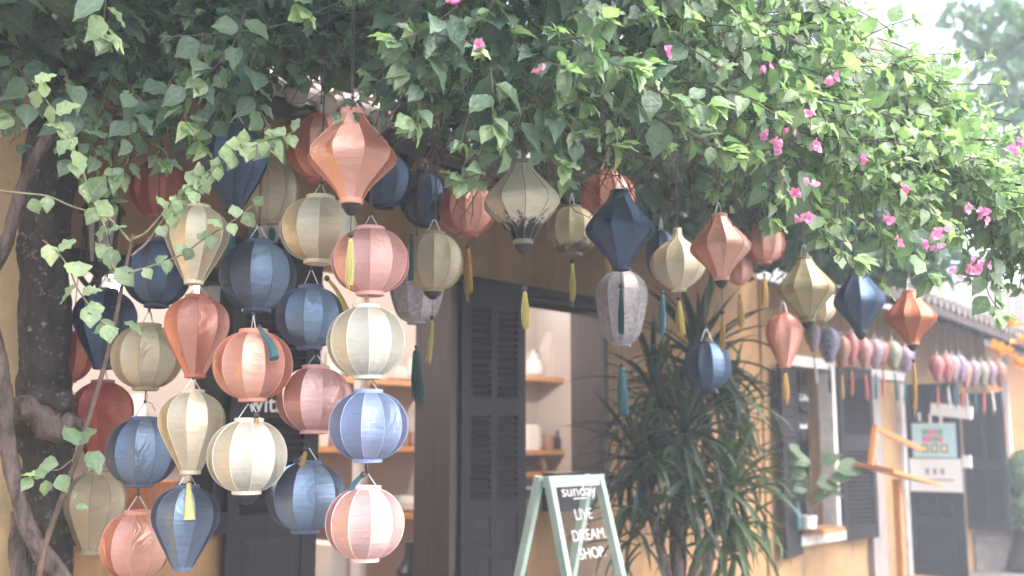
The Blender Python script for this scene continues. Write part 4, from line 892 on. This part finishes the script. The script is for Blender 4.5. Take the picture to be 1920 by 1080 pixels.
# canopy roof over the lanterns and leaf mass climbing on the roof behind
def mass(n, box, size, fn=None):
    for _ in range(n):
        q = [rng.uniform(*b) for b in box]
        if fn and not fn(*q): continue
        x_, y_, _d = project(W(*q))
        if x_ > 1400 and y_ < np.interp(x_, TX, TY) + 110: continue      # the canopy ends here: open sky
        p = np.array(W(q[0], q[1], q[2])); a = rng.uniform(0, 6.28)
        put_leaf(p, np.array([math.cos(a), math.sin(a), rng.uniform(-.8, .1)]), UPN + rng.normal(0, .45, 3), size * rng.uniform(.8, 1.3), rng.uniform(0, .15))
roofz = lambda o: 3.09 + (.75 - o) * .577
def clear_roof(t, o, z):                       # keeps the strip of tiles along the eave free of leaves
    x, y, dz = project(W(t, o, z)); return not (500 < x < 765 and 125 + (x - 500) * .17 < y < 190 + (x - 500) * .22)
mass(4600, ((-3.9, 2.6), (1.0, 3.0), (3.22, 3.75)), .11, lambda t, o, z: not (-3.2 < t < -1.2 and o < 1.35) and clear_roof(t, o, z))
mass(3800, ((-4.2, -.8), (-1.6, .34), (3.3, 5.0)), .12, lambda t, o, z: roofz(o) + .03 < z < roofz(o) + 1.1)
mass(1500, ((-1.2, 3.2), (-.6, 1.1), (3.4, 4.3)), .11, lambda t, o, z: z > roofz(o))
mass(4600, ((-1.5, 2.8), (.95, 2.0), (2.72, 3.3)), .11, lambda t, o, z: z > 2.95 - (t + 1.5) * .085 and clear_roof(t, o, z))
mass(2400, ((-4.1, -1.4), (.8, 1.5), (2.86, 3.5)), .11, lambda t, o, z: clear_roof(t, o, z) and z > 2.9 + .1 * (t > -2.8))
# bare twigs hanging in the shade under the canopy
for _ in range(260):
    x = rng.uniform(520, 1500); d = rng.uniform(3.7, 4.9); y = rng.uniform(-40, 120) if x < 760 else rng.uniform(180, 330)
    p = at(x, y, d); pts = [p]
    dv = Vector((rng.uniform(-1, 1), rng.uniform(-.5, .5), rng.uniform(-1, .3))).normalized()
    for k in range(6): dv = (dv + Vector(rng.normal(0, .28, 3))).normalized(); pts.append(pts[-1] + dv * rng.uniform(.03, .08))
    twigs.tube(pts, lerpl([.003, .0015], len(pts)), 4, 0, False)

# leaves nearest the viewer become leaves of their own, the rest one mass
CLEAR = ((577, 225, 745, 385, 3.2), (912, 322, 1048, 460, 3.47), (1098, 372, 1226, 505, 3.9), (1292, 418, 1405, 523, 4.4), (1455, 500, 1560, 600, 4.8), (1561, 520, 1655, 625, 5.3), (1660, 556, 1752, 645, 5.4))
def hides(lf):                                  # leaves trimmed away in front of the lanterns that hang clear
    x, y, dz = project(lf[0] + lf[1] * lf[3] * .6); return any(a < x < c and b < y < d and dz < z for a, b, c, d, z in CLEAR)
leaves = [lf for lf in leaves if not hides(lf)]
order = []
for i, lf in enumerate(leaves):
    x, y, dz = project(lf[0] + lf[1] * lf[3] * .5)
    if -10 < x < 1930 and -10 < y < 1090 and dz > .5: order.append((lf[3] / dz * abs(np.dot(lf[2], unit(lf[0] - np.array(EYE)))), dz, i, int(x // 26), int(y // 26)))
front = {}
for s_, dz, i, gx, gy in order:
    if (gx, gy) not in front or dz < front[gx, gy][0]: front[gx, gy] = (dz, i, s_)
pick = {i for dz, i, s_ in sorted(front.values(), key=lambda q: -q[2])[:292]}
LM = []
for vs, fs in LEAFV:
    mb = MB(); mb.add(vs, fs); LM.append(with_mid(mb.mesh('leaf', M['leaf'], True)))
bv = np.array(base)
for i in pick:
    p, d, n_, ln, yg, tn, va = leaves[i]; y = np.cross(n_, d)
    o = obj('leaf', LM[va], vine); o['young'] = float(yg); o['tone'] = float(tn)
    o.matrix_local = Matrix(((d[0] * ln, y[0] * ln, n_[0] * ln, p[0] - bv[0]), (d[1] * ln, y[1] * ln, n_[1] * ln, p[1] - bv[1]), (d[2] * ln, y[2] * ln, n_[2] * ln, p[2] - bv[2]), (0, 0, 0, 1)))
def leaf_mass(name, items, mat, parent, org):
    V, F, A, B = [], [], [], []; off = 0
    for p, d, n_, ln, yg, tn, va in items:
        vs, fs = LEAFV[va]; y = np.cross(n_, d); V.append((vs @ np.array([d, y, n_])) * ln + p - org)
        F += [tuple(q + off for q in f) for f in fs]; off += len(vs); A += [yg] * len(vs); B += [tn] * len(vs)
    me = bpy.data.meshes.new(name); me.from_pydata(np.concatenate(V).tolist(), [], F); me.materials.append(mat)
    for nm, arr in (('young', A), ('tone', B)):
        at_n = me.attributes.new(nm, 'FLOAT', 'POINT'); at_n.data.foreach_set('value', np.array(arr, 'f'))
    with_mid(me, len(items)); me.polygons.foreach_set('use_smooth', [True] * len(F)); me.update()
    o = obj(name, me, parent); o['kind'] = 'stuff'; return o
leaf_mass('foliage', [l for i, l in enumerate(leaves) if i not in pick], M['leaf_stuff'], vine, bv)
tw = twigs.build('twigs', M['twig'], vine, loc=-base); tw['kind'] = 'stuff'
# pink bracts
bm_ = MB()
for k in range(3):
    a = 2 * math.pi * k / 3; vs, fs = LEAFV[1]; c, s = math.cos(a), math.sin(a)
    bm_.add([(x * .8 * c - y * 1.25 * s, x * .8 * s + y * 1.25 * c, z + x * .75) for x, y, z in vs], fs)
bme = bm_.mesh('flower', M['bract'], True)
fl = [(852, 8, 2.9), (890, 84, 2.9), (1006, 135, 2.92), (1257, 97, 3.0), (1438, 132, 3.1), (1556, 152, 3.2), (1520, 207, 3.15), (1479, 242, 3.1), (1457, 268, 3.1), (1460, 280, 3.1), (1432, 259, 3.1), (1533, 272, 3.2), (1489, 366, 3.2), (1520, 346, 3.2), (1506, 408, 3.25), (1519, 409, 3.25),
      (1661, 410, 3.4), (1735, 462, 3.35), (1766, 440, 3.35), (1757, 470, 3.35), (1690, 450, 3.35), (1750, 440, 3.35), (1820, 502, 3.45), (1833, 508, 3.45), (1842, 496, 3.45), (1826, 494, 3.45), (1905, 285, 3.6), (1915, 270, 3.6), (1850, 405, 3.5), (1818, 390, 3.5), (1843, 400, 3.5), (1790, 515, 3.4), (1610, 300, 3.3), (1700, 360, 3.3)]
for x, y, d in fl:
    for k in range(3):
        p = at(x + rng.uniform(-9, 9), y + rng.uniform(-8, 8), d - .03) - base
        o = obj('flower', bme, vine, p, (rng.uniform(.4, 1.9), rng.uniform(-.6, .6), rng.uniform(0, 6.28))); s_ = rng.uniform(.016, .026); o.scale = (s_, s_, s_); o['young'] = float(rng.uniform()); o['tone'] = float(rng.uniform(.2, .8))

# young thorny shoot in front of the trunk
sb = at(70, 1060, 3.15); sb.z = 0
shoot = thing('thorny_shoot', sb, 'slender thorny shoot with pale serrated leaves rising before the lanterns', 'vine shoot')
stems = [([(60, 1200), (78, 1050), (110, 950), (140, 870), (165, 790), (193, 695), (213, 615), (232, 520), (250, 440)], [.013, .009, .0085, .008, .0075, .007, .0065, .006, .0045]),
         ([(246, 455), (205, 410), (170, 398), (130, 385), (90, 368), (40, 362), (-30, 355)], [.004, .0035, .0035, .003, .003, .003, .003]),
         ([(229, 527), (208, 490), (198, 430), (178, 385), (155, 320), (135, 270), (110, 225), (85, 185), (60, 150)], [.0035, .0035, .003, .003, .003, .0026, .0024, .002, .0016]),
         ([(250, 448), (275, 435), (310, 395), (345, 355), (385, 325), (430, 300), (480, 272), (530, 255), (552, 247)], [.0045, .004, .004, .0035, .003, .003, .0026, .002, .0016]),
         ([(246, 480), (275, 455), (300, 420), (330, 380), (370, 355), (400, 320), (440, 285), (455, 268)], [.0035, .0035, .003, .003, .0026, .0024, .002, .0016]),
         ([(240, 512), (290, 497), (340, 478), (380, 450), (420, 425), (450, 405), (482, 378)], [.0035, .003, .003, .0026, .0024, .002, .0016]),
         ([(222, 618), (190, 603), (165, 570), (145, 540), (130, 505), (110, 475), (80, 450)], [.0035, .003, .003, .0026, .0024, .002, .0016])]
shl = []
LMS = [with_mid(MB().add(*q).mesh('leaf', M['leaf'], True)) for q in (leaf_geo(.18, .35, .05, 1.18), leaf_geo(.35, .5, .06, 1.05), leaf_geo(.3, -.2, .05, 1.1, .3))]
def shoot_leaf(x, y, d, ln, young, ang=None):
    p = at(x, y, d) - sb; a = math.radians(ang) if ang is not None else rng.uniform(0, 6.28)
    dv = np.array([math.cos(a), rng.uniform(-.35, .35), math.sin(a) * .8 - .25]); nv = np.array([.25, -.75, .55]) + rng.normal(0, .3, 3)
    dv = unit(dv); nv = unit(nv - dv * np.dot(nv, dv)); yv = np.cross(nv, dv)
    o = obj('leaf', LMS[int(rng.integers(3))], shoot); o['young'] = float(young); o['tone'] = float(rng.uniform(.3, .8))
    o.matrix_local = Matrix(((dv[0] * ln, yv[0] * ln, nv[0] * ln, p[0]), (dv[1] * ln, yv[1] * ln, nv[1] * ln, p[1]), (dv[2] * ln, yv[2] * ln, nv[2] * ln, p[2]), (0, 0, 0, 1)))
for k, (path, rr) in enumerate(stems):
    pts = smoothpath([at(x, y, 3.15 - .015 * k) - sb for x, y in path], 5); mb = MB().tube(pts, lerpl(rr, len(pts)), 7)
    if k == 0:
        for i in range(8, len(pts) - 2, 3):
            q = pts[i]; s = 1 if i % 2 else -1; mb.tube([q, q + Vector((s * .018, -.004, .004))], [.0022, .0004], 4)
    mb.build('stem', M['greenstem' if k else 'twig'], shoot, True)
    if k in (2, 3, 4, 5, 6):
        n = {2: 20, 3: 26, 4: 20, 5: 12, 6: 9}[k]
        for i in range(n):
            f = (i + .5) / n * .94 + .06
            if k in (3, 4) and f < .25: continue
            q = path[min(len(path) - 2, int(f * (len(path) - 1)))]; q2 = path[min(len(path) - 1, int(f * (len(path) - 1)) + 1)]; u = f * (len(path) - 1) % 1
            shoot_leaf(q[0] + (q2[0] - q[0]) * u, q[1] + (q2[1] - q[1]) * u, 3.14 - .015 * k, rng.uniform(.045, .062) * (1.25 if k in (2, 6) else .9), {2: .35 + .6 * f, 3: .6 + .4 * f, 4: .6 + .4 * f, 5: .6, 6: .45 + .5 * f * f}[k], (90 if i % 2 else -80) + rng.uniform(-45, 45))
for x, y, ln, yg, a in ((215, 605, .072, .45, 200), (232, 602, .07, .45, -20), (150, 835, .085, .2, 120), (165, 845, .08, .2, -50), (152, 830, .07, .25, 60), (110, 870, .06, .5, 160), (95, 880, .06, .6, 190), (75, 890, .055, .8, 170), (112, 890, .06, .4, -60), (60, 895, .05, .8, 240), (85, 900, .05, .5, -90), (88, 368, .05, .6, -80), (60, 372, .05, .7, -70), (140, 950, .04, .3, 0)):
    shoot_leaf(x, y, 3.12, ln, yg, a)
MB().tube(smoothpath([at(x, y, 3.13) - sb for x, y in ((135, 862), (112, 880), (92, 882), (66, 892))], 4), .002, 5).build('stem', M['greenstem'], shoot)

# ------------------------------------------------------------------ strap-leaved plant by the wall
dt, dzv = wp(1265, 1000, .75)
drac = thing('strap_leaf_plant', W(dt, .75, .15), 'tall strap-leaved plant with drooping blades beside the window wall', 'plant')
org = W(dt, .75, .15)
MB().lathe([(.16, 0), (.2, .02), (.26, .34), (.27, .36), (.24, .36), (.2, .30)], 22).build('pot', M['clay'], drac, True, 40)
def strap(Ls, droop, w):
    mb = MB(); n = 7; vs = []; x = z = 0; a = 0
    for i in range(n + 1):
        s = i / n; ww = w * (.55 + 1.4 * s * (1 - s) * 1.1) * (1 - s ** 5)
        vs += [(x, -ww, z + ww * .5), (x, 0, z), (x, ww, z + ww * .5)]
        a -= droop / n * (.3 + 1.5 * s); x += math.cos(a) * Ls / n; z += math.sin(a) * Ls / n
    return mb.add(vs, [(i * 3 + k, i * 3 + k + 1, i * 3 + k + 4, i * 3 + k + 3) for i in range(n) for k in range(2)]).mesh('leaf', M['palmleaf'], True)
STR = [strap(.60, .3, .025), strap(.64, .8, .026), strap(.66, 1.5, .025), strap(.66, 2.1, .022)]
heads = [(1310, 665, .75, 64, .05, 1.05), (1225, 725, .6, 52, .0, .95), (1370, 905, 1.0, 60, .4, .88), (1285, 800, .9, 48, .05, .95), (1200, 860, .7, 42, .0, .85), (1375, 760, .5, 30, .2, .85)]
extra = []
for hx, hy, o_, n, yg, sc in heads:
    t, z = wp(hx, hy, o_); h = W(t, o_, z) - org
    mid = Vector((h.x * .35, h.y * .35, h.z * .45)) + Vector(rng.normal(0, .06, 3))
    pts = smoothpath([Vector((h.x * .12, h.y * .12, .25)), mid, h * .8 + Vector((0, 0, h.z * .02)), h], 6)
    bark_tube(pts, lerpl([.04, .034, .028, .02], len(pts)), 10, .1, int(hx)).build('trunk', M['clay' if hx == 1275 else 'bark2'], drac, True)
    for k in range(n + 42):
        az = k * 2.399 + rng.uniform(-.2, .2); f = (k % n) / n if k < n else rng.uniform(.3, 1); el = R(84 - 125 * f + rng.uniform(-9, 9))
        me = STR[min(3, int(f * 2.6 + rng.uniform(0, 1.4)))]; loc = h + Vector((0, 0, rng.uniform(-.08, .03) - .05 * f))
        if k >= n: loc += Vector((0, 0, -rng.uniform(.05, .45)))
        rot = (rng.uniform(-.4, .4), -el, az); s_ = sc * rng.uniform(.75, 1.12); yv_ = float(min(1, max(0, yg + rng.uniform(-.1, .25)))); tn = float(rng.uniform(0, .8))
        if k < n:
            o = obj('leaf', me, drac, loc, rot); o.scale = (s_, s_, s_); o['young'] = yv_; o['tone'] = tn
        else: extra.append((me, loc, rot, s_, yv_, tn))
from mathutils import Euler
V, F, A, B = [], [], [], []
for me, loc, rot, s_, yv_, tn in extra:
    m4 = Matrix.LocRotScale(loc, Euler(rot), (s_, s_, s_)); o_ = len(V); V += [tuple(m4 @ v.co) for v in me.vertices]; F += [tuple(i + o_ for i in p.vertices) for p in me.polygons]
    A += [yv_] * len(me.vertices); B += [tn] * len(me.vertices)
me = bpy.data.meshes.new('foliage'); me.from_pydata(V, [], F); me.materials.append(M['palm_stuff']); me.polygons.foreach_set('use_smooth', [True] * len(F))
for nm, arr in (('young', A), ('tone', B)): me.attributes.new(nm, 'FLOAT', 'POINT').data.foreach_set('value', np.array(arr, 'f'))
o = obj('foliage', me, drac); o['kind'] = 'stuff'

# window plant leaves
wl0 = W(pt, .16, pz)
for x, y, ln, a in ((1575, 862, .30, 20), (1520, 845, .26, 150), (1530, 890, .24, -10), (1500, 835, .2, 110), (1545, 850, .2, 60), (1510, 870, .2, 190), (1550, 905, .18, -30), (1525, 925, .16, 40), (1512, 905, .18, 160), (1560, 880, .2, 5)):
    q = at(x, y, (wl0 - EYE).dot(FWD)) - wl0
    root_ = Vector((0, 0, .09)); midq = root_ * .3 + q * .7 + Vector((0, 0, .02))
    MB().tube(smoothpath([root_, root_ * .5 + q * .45, q * .85], 4), .006, 5).build('stem', M['greenstem'], wpot)
    dv = unit(np.array([math.cos(R(a)), -.2, math.sin(R(a)) * .4])); nv = unit(np.array([.2, -.7, .7]) - dv * np.dot(np.array([.2, -.7, .7]), dv)); yv = np.cross(nv, dv)
    o = obj('leaf', LM[0], wpot); o['young'] = .25; o['tone'] = .5; ps = q * .85
    o.matrix_local = Matrix(((dv[0] * ln, yv[0] * ln, nv[0] * ln, ps[0]), (dv[1] * ln, yv[1] * ln, nv[1] * ln, ps[1]), (dv[2] * ln, yv[2] * ln, nv[2] * ln, ps[2]), (0, 0, 0, 1)))
tag(MB().lathe([(.025, 0), (.03, .01), (.03, .15), (.012, .2), (.012, .25)], 12).build('small_bottle', M['tas_teal'], None, True, 40, W(wt(1491, .16), .16, pz + .001)), 'small blue bottle on the wooden window ledge', 'bottle')

# ------------------------------------------------------------------ cables, lamp by the trunk
def cable(name, path, d, r, label, mat='hose'):
    o = at(path[0][0], path[0][1], d); tag(MB().tube(smoothpath([at(x, y, d + (z[0] if z else 0)) - o for x, y, *z in path], 6), r, 7).build(name, M[mat], None, True, loc=o), label, 'cable')
cable('cable', [(268, 352), (300, 330), (340, 295), (370, 260), (400, 225), (430, 170)], 4.15, .014, 'thick grey cable looping up into the leaves near the trunk')
cable('cable', [(300, 70), (420, 62), (520, 48), (600, 20), (700, -30)], 3.3, .0016, 'thin wire crossing the dark gap in the canopy', 'hose')
cable('cable', [(-20, 262), (20, 250), (60, 236)], 4.05, .004, 'thin pale wire running over the wall beside the trunk', 'wire')
lt, lz = wp(192, 400, .22)
wlmp = thing('wall_lamp', W(lt, .22, lz), 'dark metal wall lamp with frosted panes half hidden by the shoot', 'lamp', rz=WROT)
MB().lathe([(.02, .10), (.09, .02), (.10, 0), (.085, 0)], 8).build('hood', M['blackcap'], wlmp)
for k in range(4):
    a = math.pi / 4 + k * math.pi / 2; MB().bar((.075 * math.cos(a), .075 * math.sin(a), 0), (.05 * math.cos(a), .05 * math.sin(a), -.22), .014, .014).build('bar', M['blackcap'], wlmp)
MB().lathe([(.062, -.003), (.042, -.218)], 4).build('pane', M['linen'], wlmp)
MB().lathe([(.06, -.22), (.05, -.25), (.015, -.28), (.012, -.34), (.002, -.36)], 8).build('finial', M['blackcap'], wlmp)
MB().tube(smoothpath([(0, 0, -.25), (0, .08, -.31), (0, .215, -.22)], 5), .012, 6).build('bracket', M['blackcap'], wlmp)

# ------------------------------------------------------------------ far end of the street
fh = thing('orange_house', at(1960, 760, 21) * 1, 'orange rendered house closing the street end beyond the shutters', 'house'); fh.location.z = 0
MB().box((-1.35, 0, 0), (7, 6, 3.6)).build('wall', M['stucco2'], fh)
MB().add([(-1.8, -.6, 3.5), (7.4, -.6, 3.5), (7.4, 3, 5.2), (-1.8, 3, 5.2), (-1.8, -.6, 3.38), (7.4, -.6, 3.38), (7.4, 3, 5.08), (-1.8, 3, 5.08)], [(0, 1, 2, 3), (7, 6, 5, 4), (0, 4, 5, 1), (1, 5, 6, 2), (2, 6, 7, 3), (3, 7, 4, 0)]).build('roof', M['tile'], fh)
gp = at(1590, 120, 24); gz = gp.z
gh = thing('gable_house', (gp.x, gp.y, 0), 'pale house with orange edged gable rising behind the bright leaves', 'house', rz=R(-12))
MB().add([(-3.4, 0, 0), (1.7, 0, 0), (1.7, 0, gz - .6), (-1.2, 0, gz + 2.2), (-3.4, 0, gz + .9), (-3.4, 6, 0), (1.7, 6, 0), (1.7, 6, gz - .6), (-1.2, 6, gz + 2.2), (-3.4, 6, gz + .9)],
         [(0, 1, 2, 3, 4), (9, 8, 7, 6, 5), (1, 6, 7, 2), (2, 7, 8, 3), (3, 8, 9, 4), (4, 9, 5, 0)]).build('wall', M['farwhite'], gh)
MB().bar((1.95, -.05, gz - .85), (-1.3, -.05, gz + 2.32), .5, .2, up=(0, 1, 0)).build('gable_edge', M['clay'], gh)
MB().box((-.9, -.06, gz - .6), (.2, -.02, gz + .3)).build('window', M['greyboard'], gh)
def small_tree(name, label, trunk_base, height, clusters, nleaf, size, mat, young):
    root = thing(name, trunk_base, label, 'tree'); its = []
    tp = smoothpath([(0, 0, 0), (.1, 0, height * .35), (-.05, .1, height * .7), (.1, 0, height)], 5)
    bark_tube(tp, lerpl([.16, .12, .09, .05], len(tp)), 10, .12, 5).build('trunk', M['bark'], root, True)
    for c, rad_, f in clusters:
        c = Vector(c) - Vector(trunk_base); q = min(tp, key=lambda p: (p - c).length + (2 if p.z > c.z else 0))
        bp_ = smoothpath([q, (q + c) / 2 + Vector((0, 0, .1)), c], 4); MB().tube(bp_, lerpl([.05, .015], len(bp_)), 6).build('limb', M['bark'], root, True)
        for _ in range(int(nleaf * f)):
            v = rng.normal(0, 1, 3); v = v / np.linalg.norm(v) * rng.uniform(.2, 1) ** .5 * np.array(rad_); a = rng.uniform(0, 6.28)
            its.append((np.array(c) + v, unit(np.array([math.cos(a) * .7, math.sin(a) * .7, rng.uniform(-1, -.1)])), unit(np.array([math.sin(a) + rng.normal(0, .2), -math.cos(a) - .4, .7])), size * rng.uniform(.7, 1.3), float(np.clip(young + rng.uniform(-.1, .2), 0, 1)), rng.uniform(0, .7), int(rng.integers(4))))
    its = [(p, d, unit(n - d * np.dot(n, d)), l, y, t, v) for p, d, n, l, y, t, v in its]
    leaf_mass('crown', its, mat, root, np.zeros(3)); return root
tb = at(2080, 900, 12); tb.z = 0
cl = [(at(1890, 60, 12), (.6, .6, .3), .9), (at(1800, 25, 12.2), (.25, .4, .1), .16), (at(1900, 170, 11.8), (.55, .6, .45), 1), (at(1930, 300, 12), (.4, .5, .4), .6), (at(1960, 60, 12), (.8, .8, .6), 1), (at(2060, 200, 12), (.8, .8, .8), 1)]
small_tree('drooping_tree', 'drooping leafy tree leaning in high at the street end', tb, 6.2, cl, 230, .16, M['leaf_stuff'], .35)
bb = at(1905, 1000, 13); bb.z = 0
cl = [(at(1905, 930, 13), (.22, .3, .38), 1), (at(1915, 880, 13), (.2, .3, .25), .6), (at(1940, 960, 13), (.3, .3, .4), .8)]
small_tree('street_bush', 'green bush beside the far shutter by the stone kerb', bb, 1.3, cl, 420, .085, M['leaf_stuff'], .35)
sw = at(1900, 1040, 13.2); sw.z = 0
tag(MB().box((-.55, -.2, 0), (1.6, .35, .42)).box((-.5, -.12, .42), (1.6, .3, .52)).build('stone_planter', M['stone'], None, loc=sw), 'low grey stone kerb wall under the bush', 'wall')
ub = at(1860, 322, 15)
umb = thing('white_parasol', (ub.x, ub.y, 0), 'white canvas parasol glimpsed through the leaves at the street end', 'parasol')
MB().lathe([(.03, 0), (.03, ub.z + .25)], 10).build('pole', M['whitepaint'], umb)
MB().lathe([(.02, ub.z + .3), (.6, ub.z + .12), (1.15, ub.z - .13), (1.15, ub.z - .22), (1.14, ub.z - .13), (.6, ub.z + .10)], 8).build('canopy', M['canvas'], umb)
pet = MB().add(*leaf_geo(.35, -.5, .04, 1.15)).mesh('petal', SILK['amber'], True)
for i, (x, y, d) in enumerate(((1893, 612, 10.5), (1918, 640, 10.6), (1880, 664, 10.4), (1914, 684, 10.5))):
    fr_ = thing('fabric_flower', at(x, y, d), ['orange fabric flower hanging highest by the orange wall', 'orange fabric flower at the picture edge under the highest one', 'orange fabric flower next to the last tiny sand lantern', 'orange fabric flower hanging lowest by the orange wall'][i], 'decoration', 'orange fabric flowers at the eave end')
    for k in range(7):
        o = obj('petal', pet, fr_, None, (rng.uniform(-.3, .3), rng.uniform(-.9, .5), k * .9 + rng.uniform(-.2, .2))); s_ = rng.uniform(.11, .19); o.scale = (s_, s_, s_)
    MB().tube([(0, 0, 0), (0, 0, up(545, d) - fr_.location.z)], .003, 5).build('cord', M['string'], fr_)

# ------------------------------------------------------------------ added haze volume, standing in for the veil of lens flare
mh, nt, N, L2, out = newmat('veil_haze')
pv = N('VolumePrincipled'); pv.inputs['Color'].default_value = (.80, .89, 1, 1); pv.inputs['Density'].default_value = .0095; pv.inputs['Anisotropy'].default_value = .45
L2(pv.outputs[0], out.inputs['Volume'])
hz = MB().box((-72, -72, -1), (72, 72, 15)).build('haze', mh); tag(hz, kind='stuff')
